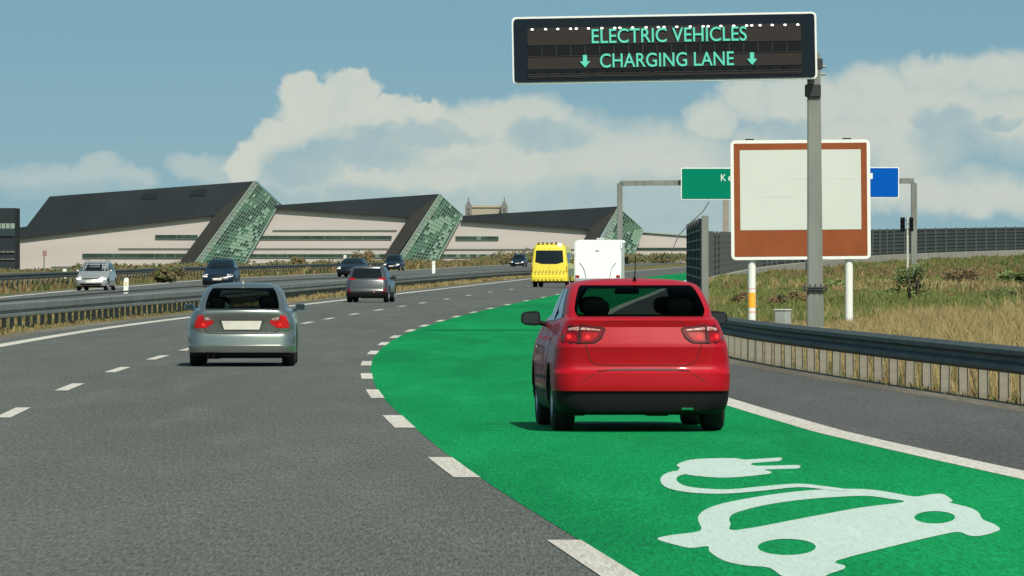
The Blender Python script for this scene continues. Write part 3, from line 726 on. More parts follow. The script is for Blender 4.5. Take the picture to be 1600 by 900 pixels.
# --- silver saloon
SS = dict(L=4.5, W=1.73, wheel_r=.315, axles=(.95, 3.65), bow_r=.11, bow_f=.20, rf=(.42,.45), taper=.035, z_black=.215, thru=True, sub=3, pillar_cols=1, breaks=(2,5,8,9),
 rows=[(.13,.70,.20,4.3,.3,.3),(.17,.80,.06,4.38,.3,.3),(.215,.845,.03,4.42,.28,.3),(.225,.85,.0,4.43,.27,.3),(.33,.858,-.01,4.44,.26,.3),(.345,.858,.012,4.43,.26,.3),
  (.49,.860,.03,4.38,.25,.3),(.52,.860,.05,4.36,.25,.3),(.535,.860,.062,4.35,.25,.3),(.70,.848,.045,4.15,.23,.3),(.84,.785,.012,3.7,.22,.3),(.880,.745,.02,3.5,.2,.3),(.905,.712,.45,3.3,.17,.28),
  (1.0,.68,.62,3.0,.14,.24),(1.16,.62,.98,2.55,.13,.22),(1.225,.57,1.2,2.38,.13,.22),
  (1.275,.48,1.34,2.25,.17,.24),(1.300,.33,1.5,2.1,.15,.2),(1.308,.15,1.7,2.0,.08,.1)], glass=(12,15))
def silver_car():
    X, Y, _ = place(377.5, 573)
    c = Car('silver_car', 'silver saloon car with red taillights and a blank number plate, driving in the middle lane', 'car', (X, Y, 0), heading(ML, Y, 12)+.012, SS, PAINT_SILVER)
    lamp = [(.735,.60),(.742,.66),(.69,.80),(.60,.805),(.59,.72),(.435,.72),(.45,.675),(.555,.605)]
    L = c.dec('taillight', [(a, b) for a, b in lamp], 'rear', mat('bright_red_lens', (.42,.006,.010), .2, coat=.3), off=.008, thick=.02, sym=True)
    c.dec('light_bulb', [(.60+.03*math.cos(a), .655+.02*math.sin(a)) for a in np.linspace(0, 2*math.pi, 9)[:-1]], 'rear', M_redglow, off=.014, sym=True, parent=L, step=.03)
    c.dec('clear_lens', [(.585,.775),(.575,.727),(.45,.727),(.50,.76)], 'rear', M_clearlens, off=.01, sym=True, parent=L, step=.03)
    c.dec('plate_recess', [(-.36,.735),(.36,.735),(.30,.565),(-.30,.565)], 'rear', mat('dark_silver_recess', (.04,.043,.04), .5), off=.003)
    c.dec('number_plate', [(-.315,.715),(.315,.715),(.275,.580),(-.275,.580)], 'rear', M_plate, off=.012)
    c.dec('boot_seam', poly_offset_strip([(-.58,.60),(-.56,.55),(-.50,.522),(0,.515),(.50,.522),(.56,.55),(.58,.60)], .01), 'rear', M_well, off=.002, thick=.004, step=.04)
    for side, sg in (('left', -1), ('right', 1)):
        c.dec('side_window', [(1.10,.93),(1.80,.91),(1.83,1.19),(1.5,1.19),(1.22,1.09)], side, M_glass_dark, off=.004)
        c.dec('side_window', [(1.88,.91),(3.0,.90),(2.75,1.03),(2.4,1.175),(1.9,1.19)], side, M_glass_dark, off=.004)
        c.dec('door_seam', poly_offset_strip([(1.84,.9),(1.88,.7),(1.88,.22)], .012), side, M_well, off=.002, thick=.004)
        for y in (1.65, 2.65):
            bm = bmesh.new(); h = c.bvh.ray_cast(Vector((sg*4, y, .77)), Vector((-sg, 0, 0)))[0]
            box(bm, h.x-.015, h.x+.03*sg, y-.10, y+.10, .755, .79, bev=.008)
            link('door_handle', bm, PAINT_SILVER, c.root, smooth=50)
    c.mirror(2.85, .915, .80, m=mat('blue_mirror_shell', (.03,.08,.11), .3, coat=.6), w=.17, h=.11)
    bm = bmesh.new(); prism(bm, [(0,0),(.02,0),(.012,.05),(.004,.06)], -.05, .05); bmesh.ops.transform(bm, matrix=Matrix.Translation((-.01,1.36,1.285)), verts=bm.verts)
    link('aerial', bm, M_plate, c.root)
    c.seats(.88, .80, 1.95)
    bm = bmesh.new(); box(bm, -.66, .66, 2.75, 3.0, .7, .925, bev=.03); link('dashboard', bm, M_seat, c.root)
    bm = bmesh.new(); bmesh.ops.create_uvsphere(bm, u_segments=14, v_segments=8, radius=1)
    bmesh.ops.transform(bm, matrix=Matrix.Translation((-.40,1.02,.93)) @ Matrix.Diagonal((.2,.14,.10,1)), verts=bm.verts)
    (link('bag', bm, mat('pale_green_cloth', (.35,.48,.42), .9, bump=.4, bscale=14), c.root, smooth=60))
    for x in (-.52, -.44):
        bm = bmesh.new(); tube(bm, [(x,-.02,.185),(x,.3,.185)], .032, 14, cap=False); tube(bm, [(x,.02,.185),(x,.3,.185)], .026, 12); link('exhaust_tip', bm, M_well, c.root, smooth=50)
    bm = bmesh.new(); box(bm, -.62, -.30, .15, .6, .12, .24, bev=.04); box(bm, -.5,.5,.9,1.0,.15,.24,bev=.02); link('exhaust', bm, M_well, c.root)
silver_car()

# --- grey hatchback and the other upright cars: one family of shapes
def hatch_spec(H=1.5, W=1.76, L=4.2, sc=1.0, wr=.33, zb=.30, belt=.92):
    q = lambda t: belt+(H-belt)*t
    return dict(L=L, W=W, wheel_r=wr, axles=(.78, L-.85), bow_r=.10, bow_f=.22, rf=(.38,.42), taper=.04, z_black=zb, thru=False, sub=3, scale=sc, breaks=(3,8),
     rows=[(.17,W/2-.14,.16,L-.2,.3,.3),(.22,W/2-.04,.05,L-.06,.28,.3),(.30,W/2-.01,.02,L-.02,.26,.3),(.48,W/2,.0,L,.25,.3),(.54,W/2,.03,L-.02,.25,.3),
      (.72,W/2-.01,.06,L-.12,.24,.3),(.84,W/2-.03,.09,L-.5,.22,.3),(belt,W/2-.06,.12,L-1.0,.2,.3),(q(.06),W/2-.08,.15,L-1.12,.2,.28),
      (q(.5),W/2-.15,.30,L-1.5,.16,.26),(q(.85),W/2-.23,.45,L-1.9,.16,.26),(q(.93),W/2-.27,.47,L-2.05,.18,.26),(q(.985),W/2-.40,.62,L-2.25,.2,.26),(q(1.0),.25,.9,L-2.5,.1,.2)], glass=(8,11))
def grey_hatch():
    sc = .89; X, Y, _ = place(572.5, 472.5)
    S = hatch_spec(1.50, 1.80, 4.2, sc, .34, .44, .93)
    c = Car('grey_hatchback', 'grey hatchback car with black lower bumper, driving ahead in the left lane by the median', 'car', (X, Y, 0), heading(CL, Y, 14)-.045, S, PAINT_GREY)
    c.dec('rear_window', [(-.66,.99),(.66,.99),(.54,1.40),(-.54,1.40)], 'rear', M_glass_dark)
    c.dec('taillight', [(.80,.93),(.80,1.03),(.50,1.01),(.47,.94)], 'rear', M_redlens, sym=True)
    c.dec('reflector', [(.80,.42),(.78,.62),(.66,.52),(.64,.42)], 'rear', M_redlens2, sym=True)
    c.dec('plate_light', [(.28,.40),(.33,.40),(.33,.50),(.28,.50)], 'rear', M_clearlens)
    c.dec('boot_seam', poly_offset_strip([(-.62,.92),(-.58,.60),(.58,.60),(.62,.92)], .012), 'rear', M_well, off=.002, thick=.004)
    for side in ('left', 'right'):
        c.dec('side_window', [(.75,.99),(1.75,.98),(1.75,1.36),(.95,1.34)], side, M_glass_dark)
        c.dec('side_window', [(1.82,.98),(2.95,.97),(2.5,1.34),(1.82,1.37)], side, M_glass_dark)
    c.mirror(2.7, 1.0, .80)
grey_hatch()

def oncoming(name, label, px, py, sc, head, paint, H, W, L, plate=True, zb=.28, rails=False, lit=True, wide=1.0, group='cars coming the other way'):
    X, Y, _ = place(px, py)
    S = hatch_spec(H, W, L, sc, .34, zb, .95 if H < 1.6 else 1.02)
    b = .95 if H < 1.6 else 1.02
    # origin at the rear: turn round so the front faces the camera
    h = math.pi+head; S['origin'] = 0
    loc = (X+math.sin(h)*L*sc, Y-math.cos(h)*L*sc, 0)
    c = Car(name, label, 'car', loc, h, S, paint, group=group)
    q = lambda t: b+(H-b)*t
    hw = W/2
    c.dec('windscreen', [(-hw+.19,q(.10)),(hw-.19,q(.10)),(hw-.30,q(.84)),(-hw+.30,q(.84))], 'front', M_glass_dark, step=.12)
    c.dec('headlight', [(hw-.05,.62),(hw-.08,.80),(hw-.36,.76),(hw-.34,.62)], 'front', M_headlamp if lit else M_lampglass, sym=True, step=.08)
    c.dec('grille', [(-hw+.42,.62),(hw-.42,.62),(hw-.40,.76),(-hw+.40,.76)], 'front', M_black, step=.12)
    c.dec('air_intake', [(-hw+.25,.28),(hw-.25,.28),(hw-.30,.40),(-hw+.30,.40)], 'front', M_black, step=.12)
    if plate: c.dec('number_plate', [(-.26,.44),(.26,.44),(.26,.55),(-.26,.55)], 'front', M_plate, step=.12)
    for side in ('left', 'right'):
        c.dec('side_window', [(.70,q(.1)),(L*.45,q(.08)),(L*.45,q(.80)),(.92,q(.76))], side, M_glass_dark, step=.12)
        c.dec('side_window', [(L*.47,q(.08)),(L-1.35,q(.07)),(L-1.85,q(.76)),(L*.47,q(.80))], side, M_glass_dark, step=.12)
    c.mirror(L-1.45, b+.06, hw-.06, m=paint)
    if rails:
        for x in (-hw+.33, hw-.33):
            bm = bmesh.new(); tube(bm, [(x*sc,(.8)*sc,(H-.01)*sc),(x*sc,.9*sc,(H+.05)*sc),(x*sc,(L-2.1)*sc,(H+.05)*sc),(x*sc,(L-1.95)*sc,(H-.05)*sc)], .02*sc, 6); link('roof_rail', bm, M_chrome, c.root)
    return c
oncoming('silver_estate_car', 'silver estate car with roof rails coming towards the camera on the far left', 141, 454, .88, -.10, mat('warm_silver_paint', (.45,.45,.42), .35, metal=.6, coat=.6), 1.62, 1.80, 4.3, rails=True)
oncoming('navy_people_carrier', 'dark navy people carrier half hidden behind the silver saloon, nearest to the silver estate', 339, 450, .94, -.07, PAINT_NAVY, 1.62, 1.80, 4.3)
oncoming('dark_oncoming_car', 'low dark blue car, one lit headlight showing, passing behind the grey hatchback', 543, 433, 1.06, -.16, PAINT_BLACKB, 1.42, 1.80, 4.3, plate=False)
oncoming('dark_oncoming_car', 'dark blue off-roader coming just right of the grey hatchback with both headlights lit', 611, 423, 1.02, -.13, PAINT_NAVY, 1.72, 1.85, 4.4, rails=True)
oncoming('dark_oncoming_car', 'farthest oncoming car, dark blue, just left of the yellow ambulance', 808, 417, 1.05, -.13, PAINT_NAVY, 1.75, 1.90, 4.5)

# --- yellow ambulance van
def ambulance():
    X, Y, _ = place(858, 449); k = Y/F                     # metres per photo pixel here
    W, H, L = 2.02, 2.32, 5.4
    S = dict(L=L, W=W, wheel_r=.34, axles=(1.25, L-.95), bow_r=.04, bow_f=.25, rf=(.4,.45), taper=.015, z_black=.34, thru=False, sub=3, breaks=(3,4),
     rows=[(.24,W/2-.12,.12,L-.2,.2,.2),(.30,W/2-.04,-.02,L-.05,.16,.2),(.34,W/2,-.05,L,.14,.2),(.58,W/2,-.06,L,.14,.2),(.60,W/2,.03,L-.02,.13,.2),(.95,W/2,.04,L-.15,.13,.2),(1.15,W/2-.01,.05,L-.7,.13,.22),
      (1.30,W/2-.03,.06,L-1.1,.13,.22),(1.85,W/2-.10,.10,L-1.7,.13,.22),(2.15,W/2-.16,.14,L-2.1,.15,.25),(2.26,W/2-.25,.2,L-2.4,.2,.3),(2.30,W/2-.5,.4,L-2.7,.2,.3)], glass=(7,9))
    c = Car('ambulance', 'bright yellow ambulance van with dark rear window, left of the white motorhome', 'ambulance', (X, Y, 0), heading(CL, Y, 20)-.07, S, PAINT_YELLOW)
    c.dec('rear_window', [(-.72,1.98),(.72,1.98),(.76,1.35),(.40,1.25),(-.40,1.25),(-.76,1.35)], 'rear', M_glass_dark, step=.15)
    M_hatch = mat('dark_check_marking', (.27,.24,.04), .5)
    for i in range(9):
        x = -.80+.19*i
        c.dec('check_marking', [(x,.76),(x+.07,.76),(x+.14,.90),(x+.07,.90)], 'rear', M_hatch, off=.004, thick=.006, step=.1)
        c.dec('check_marking', [(x+.02,.68),(x+.08,.68),(x+.06,.74),(x,.74)], 'rear', M_hatch, off=.004, thick=.006, step=.1)
    for i in range(8):
        x = -.85+.21*i
        c.dec('bumper_marking', [(x,.36),(x+.10,.36),(x+.05,.46)], 'rear', M_black, off=.006, thick=.006, step=.1)
    c.dec('taillight', [(.98,.80),(.98,1.15),(.90,1.15),(.90,.80)], 'rear', M_redlens, sym=True)
    c.dec('rear_door_seam', poly_offset_strip([(0,.62),(0,2.1)], .02), 'rear', M_hatch, off=.002, thick=.004)
    bm = bmesh.new(); box(bm, -.75, .75, .35, .62, 2.28, 2.38, bev=.02); lb = link('light_bar', bm, mat('amber_glass', (.6,.5,.12), .3), c.root)
    for i in range(6):
        x = -.66+.235*i; bm = bmesh.new(); box(bm, x, x+.12, .33, .40, 2.30, 2.42, bev=.01); link('beacon', bm, mat('dark_beacon', (.10,.09,.07), .3), lb)
    bm = bmesh.new(); bmesh.ops.create_uvsphere(bm, u_segments=14, v_segments=8, radius=.11); bmesh.ops.transform(bm, matrix=Matrix.Translation((.55,.22,2.28)), verts=bm.verts)
    link('beacon', bm, mat('white_beacon', (.9,.92,.95), .2, emit=(1,1,1), es=.6), c.root, smooth=60)
    M_side = mat('green_grey_panel', (.22,.27,.17), .5)
    for side in ('left', 'right'):
        c.dec('side_marking', [(.2,.62),(L-1.3,.62),(L-1.3,1.0),(.2,1.0)], side, M_side, off=.003, thick=.006, step=.3)
        c.dec('side_window', [(.4,1.30),(2.4,1.30),(2.4,1.85),(.4,1.85)], side, M_glass_dark, step=.2)
        c.dec('side_window', [(L-2.6,1.25),(L-1.45,1.2),(L-1.85,1.80),(L-2.6,1.85)], side, M_glass_dark, step=.2)
    c.mirror(L-1.45, 1.42, W/2-.02, m=PAINT_YELLOW, w=.20, h=.34)
ambulance()

# --- white motorhome
def motorhome():
    Y = 400.0; X = (934-800)*Y/F; k = Y/F
    r = empty('motorhome', (X, Y, .004), heading(GL, Y, 20)-.02, label='white motorhome seen from behind, ahead of the red car on the green lane', cat='motorhome')
    hw = 36.5*k; H = 2.42; L = 6.4
    bm = bmesh.new(); box(bm, -hw, hw, 0, L-1.6, .42, H, bev=.05)
    prism(bm, [(-hw+.02, H-.02), (-hw+.18, H+.10), (hw-.05, H+.10), (hw, H-.02)], .05, L-1.9)
    link('body', bm, PAINT_WHITE, r, smooth=35)
    bm = bmesh.new()                                       # driver's cab in front
    ring_pts = [(0,.42),(0,1.9),(.5,2.3)]
    slab(bm, [(-.95, L-1.62, .42), (-.95, L+.1, .42), (-.95, L+.1, .85), (-.95, L-.55, 1.15), (-.95, L-1.35, 2.1), (-.95, L-1.62, 2.2)], (1.9, 0, 0))
    cab = link('cab', bm, PAINT_WHITE, r, smooth=35)
    bm = bmesh.new(); slab(bm, [(-.85, L-.56, 1.20), (.85, L-.56, 1.20), (.80, L-1.30, 2.08), (-.80, L-1.30, 2.08)], (0, .03, .02)); link('windscreen', bm, M_glass_dark, cab)
    bm = bmesh.new(); box(bm, hw-.02, hw+.05, -.02, .02, H-.35, H-.05, bev=.008); box(bm, -.10, hw+.22, .01, .07, H-.06, H+.06, bev=.02)
    link('roof_spoiler', bm, PAINT_WHITE, r)
    bm = bmesh.new(); box(bm, -.13, .34, .9, 1.5, H+.10, H+.20, bev=.04); link('roof_hatch', bm, mat('grey_hatch_plastic', (.42,.45,.43), .5), r, smooth=40)
    G_ = mat('grey_trim', (.20,.21,.21), .5)
    bm = bmesh.new(); box(bm, -.13, .07, -.03, .01, 1.93, 1.98, bev=.008); link('rear_light', bm, G_, r)
    for sg in (-1, 1):
        bm = bmesh.new(); pts = [(sg*x, -.01, z) for x, z in ((.95,1.32),(.85,1.22),(.74,1.05),(.67,.85),(.62,.5))]; tube(bm, pts, .022, 6); link('trim_strip', bm, G_, r)
        bm = bmesh.new(); box(bm, sg*(hw-.26), sg*(hw-.05), -.03, .02, .55, .68, bev=.01); link('taillight', bm, M_redlens, r)
        bm = bmesh.new(); box(bm, sg*(hw+.02), sg*(hw+.20), L-1.3, L-1.2, 1.25, 1.65, bev=.03); box(bm, sg*.93, sg*(hw+.05), L-1.27, L-1.23, 1.42, 1.46); link('wing_mirror', bm, M_black, r)
        for y in (1.3, L-.95):
            bm = bmesh.new(); pr = [(0,.05),(0,.30),(.03,.34),(.18,.34),(.21,.30),(.21,.05)]; rg = lathe_x(bm, [(a*sg, b) for a, b in pr], 28)
            bm.faces.new(rg[0]); bm.faces.new(rg[-1]); bmesh.ops.recalc_face_normals(bm, faces=bm.faces[:]); w = link('wheel', bm, M_rubber, r, smooth=40); w.location = (sg*.74, y, .34)
    bm = bmesh.new(); box(bm, -hw+.03, hw-.03, -.06, .10, .36, .52, bev=.02); link('bumper', bm, mat('grey_bumper', (.30,.31,.31), .5), r)
    bm = bmesh.new(); box(bm, -.7, .7, .1, L-1.0, .28, .44); link('chassis', bm, M_well, r)
motorhome()

# ---------------------------------------------------------------- crash barriers
M_steel = mat('galvanised_steel', (0.20,0.21,0.19), 0.55, metal=0.2, var=.25, scale=1.2)
M_steel_dark = mat('dark_steel_rail', (0.062,0.075,0.075), 0.65, metal=0.3, var=.25, scale=1.5)  # shade on the right rail's road-facing side is put into this dark colour
M_post = mat('pale_steel_post', (0.21,0.198,0.155), 0.7, var=.3, scale=3)
M_post_grey = mat('grey_steel_post', (0.17,0.172,0.15), 0.65, var=.3, scale=3)
def sweep(bm, f, prof, y0, y1, step=4.0, mi=0):           # profile of (dx, z), closed
    prev = None; y = y0
    while y <= y1+1e-6:
        s = (f(y+1)-f(y-1))/2; n = Vector((1, -s, 0)).normalized()
        r = [bm.verts.new((f(y)+n.x*dx, y+n.y*dx, z)) for dx, z in prof]
        if prev:
            for k in range(len(prof)):
                fc = bm.faces.new((prev[k], prev[(k+1) % len(prof)], r[(k+1) % len(prof)], r[k])); fc.material_index = mi
        else: bm.faces.new(r)
        prev = r; y += step
    bm.faces.new(prev[::-1]); bmesh.ops.recalc_face_normals(bm, faces=bm.faces[:])
def wprof(z0, z1, d=.08, t=.005):
    h = z1-z0; o = [(0,z0),(-d*.3,z0+.02),(-d,z0+h*.14),(-d,z0+h*.30),(-d*.1,z0+h*.42),(-d*.1,z0+h*.58),(-d,z0+h*.70),(-d,z0+h*.86),(-d*.3,z1-.02),(0,z1)]
    return o+[(x+t+.004, z) for x, z in o[::-1]]
def barrier(name, label, f, y0, y1, parts, post_h, sp, pm, pw=.11, pd=.05, off=0.0, flip=1, group=None):
    r = empty(name, (f(y0), y0, 0), label=label, cat='crash barrier', group=group)
    Mi = Matrix.Translation((-f(y0), -y0, 0))
    for nm, prof, m in parts:
        bm = bmesh.new(); sweep(bm, lambda y: f(y), [(dx*flip, z) for dx, z in prof], y0, y1)
        bmesh.ops.transform(bm, matrix=Mi, verts=bm.verts); link(nm, bm, m, r, smooth=40)
    bm = bmesh.new(); box(bm, -pw/2, pw/2, -pd/2, pd/2, -.15, post_h); box(bm, -pw/2, -pw/2+.012, -pd/2-.03, pd/2+.03, -.15, post_h); box(bm, pw/2-.012, pw/2, -pd/2-.03, pd/2+.03, -.15, post_h)
    base = link('post', bm, pm, r); n = 0; y = y0+1; first = True; rest = []
    while y < y1:
        X = f(y)+off-f(y0)
        if n < 98 and abs(f(y)/y*F) < 860:
            o = base if first else base.copy()
            if not first: COL.objects.link(o); o.parent = r
            o.location = (X, y-y0, hz(f(y)+off, y)+.03 if flip < 0 else 0); first = False; n += 1
            o.rotation_euler = (random.uniform(-.02,.02), random.uniform(-.02,.02), heading(f, y))
        else: rest.append((X, y-y0))
        y += sp
    if rest:
        bm = bmesh.new()
        for X, yy in rest: box(bm, X-pw/2, X+pw/2, yy-.03, yy+.03, -.1, post_h)
        tag(link('post_row', bm, pm, r), kind='stuff')
    return r
RG = lambda y: PE(y)+.30
barrier('guard_rail', 'dark steel guard rail on pale posts along the right shoulder beside the grass bank', RG, 58, 262,
        [('rail', wprof(.335, .665, .09), M_steel_dark)], .60, 2.0, M_post, pw=.125, pd=.07, off=.10)
# two median barriers, each an upper pipe rail and a lower beam
rect = lambda x0, x1, z0, z1: [(x0, z0), (x0, z1), (x1, z1), (x1, z0)]
barrier('guard_rail', 'grey median guard rail nearest the traffic driving away, beside the left edge line', RA, 100, 700,
        [('rail', [(0,.27),(.05,.29),(.05,.355),(-.01,.38),(-.01,.425),(.05,.45),(.05,.585),(.02,.62),(-.06,.62),(-.06,.27)], M_steel)], .50, 2.0, M_post_grey, pw=.10, off=-.14, flip=1, group='guard rails of the median')
barrier('guard_rail', 'grey median guard rail farther from the camera, beside the opposite carriageway', RB, 110, 760,
        [('rail', wprof(.10, .40, .06), M_steel), ('top_rail', rect(-.03,.03,.44,.50), M_steel_dark)], .40, 3.0, M_post_grey, pw=.10, off=-.10, flip=-1, group='guard rails of the median')
RC = lambda y: FA(y)-1.6
barrier('guard_rail', 'dark guard rail on the far left verge, running behind the silver estate car', RC, 250, 900,
        [('rail', wprof(.55, .86, .07), M_steel_dark)], .8, 4.0, M_post_grey, pw=.10, off=-.12, flip=-1)

# ---------------------------------------------------------------- signs and masts on the right
M_pole = mat('grey_mast_steel', (0.18,0.195,0.172), 0.6, metal=.1, var=.25, scale=1.3, stretch=(1,1,.25))
M_wedge = mat('white_sign_edge', (0.66,0.67,0.63), 0.5)
M_navy = mat('navy_housing', (0.005,0.011,0.017), 0.6, spec=.12)
M_panel = mat('brownish_display', (0.024,0.019,0.018), 0.6, spec=.2)
M_slot = mat('black_display_slot', (0.005,0.006,0.007), 0.6, spec=.15)
M_led = mat('turquoise_led', (0.03,0.22,0.16), 0.6, emit=(0.085,0.50,0.36), es=.62)
M_ledw = mat('white_led', (0.9,0.9,0.85), 0.4, emit=(1.0,0.93,0.80), es=1.2)
def rrect(w, h, r, n=5):
    pts = []
    for cx, cz, a0 in ((w/2-r, h/2-r, 0), (-w/2+r, h/2-r, 90), (-w/2+r, -h/2+r, 180), (w/2-r, -h/2+r, 270)):
        for k in range(n+1): a = R(a0+90*k/n); pts.append((cx+r*math.cos(a), cz+r*math.sin(a)))
    return pts
def text_mesh(name, s, size, m, parent, loc, width=None, bold=.0, ext=.01):
    cu = bpy.data.curves.new('t', 'FONT'); cu.body = s; cu.size = size; cu.align_x = 'CENTER'; cu.align_y = 'CENTER'; cu.extrude = ext; cu.offset = bold
    o = bpy.data.objects.new('t', cu); COL.objects.link(o)
    dg = bpy.context.evaluated_depsgraph_get(); me = bpy.data.meshes.new_from_object(o.evaluated_get(dg)); bpy.data.objects.remove(o)
    xs = [v.co.x for v in me.vertices]; ys = [v.co.y for v in me.vertices]
    cx, cy = (min(xs)+max(xs))/2, (min(ys)+max(ys))/2; sx = width/(max(xs)-min(xs)) if width else 1
    sy = size/(max(ys)-min(ys))
    for v in me.vertices: v.co = Vector(((v.co.x-cx)*sx, -v.co.z, (v.co.y-cy)*sy))
    me.materials.clear(); me.materials.append(m)
    for p in me.polygons: p.material_index = 0
    me.name = name; ob = bpy.data.objects.new(name, me); COL.objects.link(ob); ob.parent = parent; ob.location = loc
    return ob
def message_sign():
    Y = 172.0; k = Y/F; c = P(1038.3, 75, Y); W, H = 476*k, 105*k; roll = R(1.05)
    r = empty('message_sign', c, label='wide dark electronic message sign reading ELECTRIC VEHICLES CHARGING LANE in turquoise letters', cat='message sign')
    r.rotation_euler = (0, -roll, 0)
    bm = bmesh.new(); prism(bm, rrect(W, H, .10), .0, .34); link('border', bm, M_wedge, r, smooth=40)
    bm = bmesh.new(); prism(bm, rrect(W-.085, H-.085, .07), -.03, .10); link('housing', bm, M_navy, r, smooth=40)
    px = lambda x: (x-1038.3)*k; pz = lambda y: (75-y)*k
    # photo rows measured along the sign's own (tilted) axes
    def wx(x, y): return Vector((px(x)*math.cos(roll)+pz(y)*math.sin(roll), 0, -px(x)*math.sin(roll)+pz(y)*math.cos(roll)))
    x0, x1 = px(824), px(1252)
    bm = bmesh.new(); box(bm, x0, x1, -.045, 0, pz(120), pz(40), bev=.01); pan = link('display_panel', bm, M_panel, r)
    bm = bmesh.new()
    for a, b_ in ((68, 83.5), (105.5, 111)): box(bm, x0+.01, x1-.01, -.052, -.02, pz(b_), pz(a), bev=.004)
    link('display_slot', bm, M_slot, pan)
    bm = bmesh.new()
    for i in range(1, 19):
        x = x0+(x1-x0)*i/19; box(bm, x-.012, x+.012, -.060, -.02, pz(83), pz(69))
    for z in (66.5, 84.5, 104, 112.5, 116.5): box(bm, x0, x1, -.060, -.02, pz(z)-.010, pz(z)+.010)
    link('display_rib', bm, mat('dark_rib', (.022,.025,.027), .6, spec=.2), pan)
    bm = bmesh.new()
    for i in range(18):
        x = x0+.14+(x1-x0-.2)*i/18; tube(bm, [(x,-.055,pz(107)),(x,-.085,pz(107))], .022, 8); box(bm, x-.06, x+.05, -.065, -.02, pz(110.5), pz(108.6))
    link('sensor_row', bm, M_navy, pan)
    for x in (832,853,872,892,901,920,941,961,969,989,1010,1029,1038,1058,1079,1099,1107,1127,1147,1167,1175,1188,1207,1227,1247):
        bm = bmesh.new(); bmesh.ops.create_uvsphere(bm, u_segments=10, v_segments=6, radius=1)
        bmesh.ops.transform(bm, matrix=Matrix.Translation((px(x), -.06, pz(42.5))) @ Matrix.Diagonal((.036,.03,.024,1)), verts=bm.verts)
        link('lamp', bm, M_ledw, r, smooth=60)
    p = wx(1045.5, 54.5); text_mesh('lettering', 'ELECTRIC VEHICLES', 22.5*k, M_led, r, (p.x, -.07, p.z), 242*k, bold=.002)
    p = wx(1042, 93); text_mesh('lettering', 'CHARGING LANE', 22*k, M_led, r, (p.x, -.07, p.z), 209*k, bold=.002)
    for ax, ay in ((914, 95.5), (1175, 91.5)):
        p = wx(ax, ay); u = k
        bm = bmesh.new(); prism(bm, [(p.x+a*u, p.z+b_*u) for a, b_ in ((-3.2,9.5),(3.2,9.5),(3.2,-.5),(8,-.5),(0,-10),(-8,-.5),(-3.2,-.5))], -.08, -.05)
        link('arrow', bm, M_led, r)
message_sign()
def gantry_mast():
    Y = 172.6; k = Y/F; b0 = G(1274, 520); zb = 0
    X = (1270.5-800)*k
    r = empty('sign_mast', (X, Y, 0), label='thick grey steel mast with bolted flange carrying the electronic message sign', cat='mast')
    w = 12*k; H = CH+(398-83)*k
    bm = bmesh.new()
    def frus(z0, z1, w0, w1, c0, c1, d=.14):
        pts = lambda z, w, c: [(c-w, -d, z), (c+w, -d, z), (c+w, d, z), (c-w, d, z)]
        a = [bm.verts.new(p) for p in pts(z0, w0, c0)]; b_ = [bm.verts.new(p) for p in pts(z1, w1, c1)]
        for i in range(4): bm.faces.new((a[i], a[(i+1) % 4], b_[(i+1) % 4], b_[i]))
        bm.faces.new(a[::-1]); bm.faces.new(b_)
    z450 = CH-52*k
    frus(z450, H, 12*k, 10*k, 3*k, 1.0*k)
    bmesh.ops.bevel(bm, geom=bm.edges[:], offset=.02, segments=2, affect='EDGES')
    link('upper_column', bm, M_pole, r, smooth=30); bm = bmesh.new()
    frus(-.2, z450, 13.5*k, 12.5*k, 3.5*k, 3*k, .16); bmesh.ops.bevel(bm, geom=bm.edges[:], offset=.02, segments=2, affect='EDGES')
    link('lower_column', bm, M_pole, r, smooth=30)
    bm = bmesh.new()
    for z in (z450-.035, z450+.012): box(bm, 3*k-.27, 3*k+.27, -.24, .24, z-.016, z+.016, bev=.006)
    for sx in (-.24, -.12, 0, .12, .24): tube(bm, [(3*k+sx, -.21, z450-.09), (3*k+sx, -.21, z450+.09)], .018, 6)
    link('flange', bm, mat('dark_flange', (.035,.035,.035), .6), r)
    bm = bmesh.new(); box(bm, 3*k-.25, 3*k+.25, -.24, .24, -.2, .12, bev=.03); link('footing', bm, mat('pale_concrete', (.48,.47,.42), .9, var=.2), r)
    bm = bmesh.new(); zt = CH+(398-100)*k
    box(bm, -1.4, .21, -.16, -.02, zt-.12, zt+.12, bev=.01); box(bm, -.19, .17, -.22, -.02, CH+(398-152)*k, CH+(398-132)*k, bev=.02); link('bracket', bm, mat('dark_bracket', (.02,.022,.022), .5), r)
    for z in (CH+(398-104)*k, CH+(398-116)*k):
        bm = bmesh.new(); tube(bm, [(.17, -.1, z), (.28, -.1, z)], .03, 8); link('bolt', bm, M_steel, r)
gantry_mast()
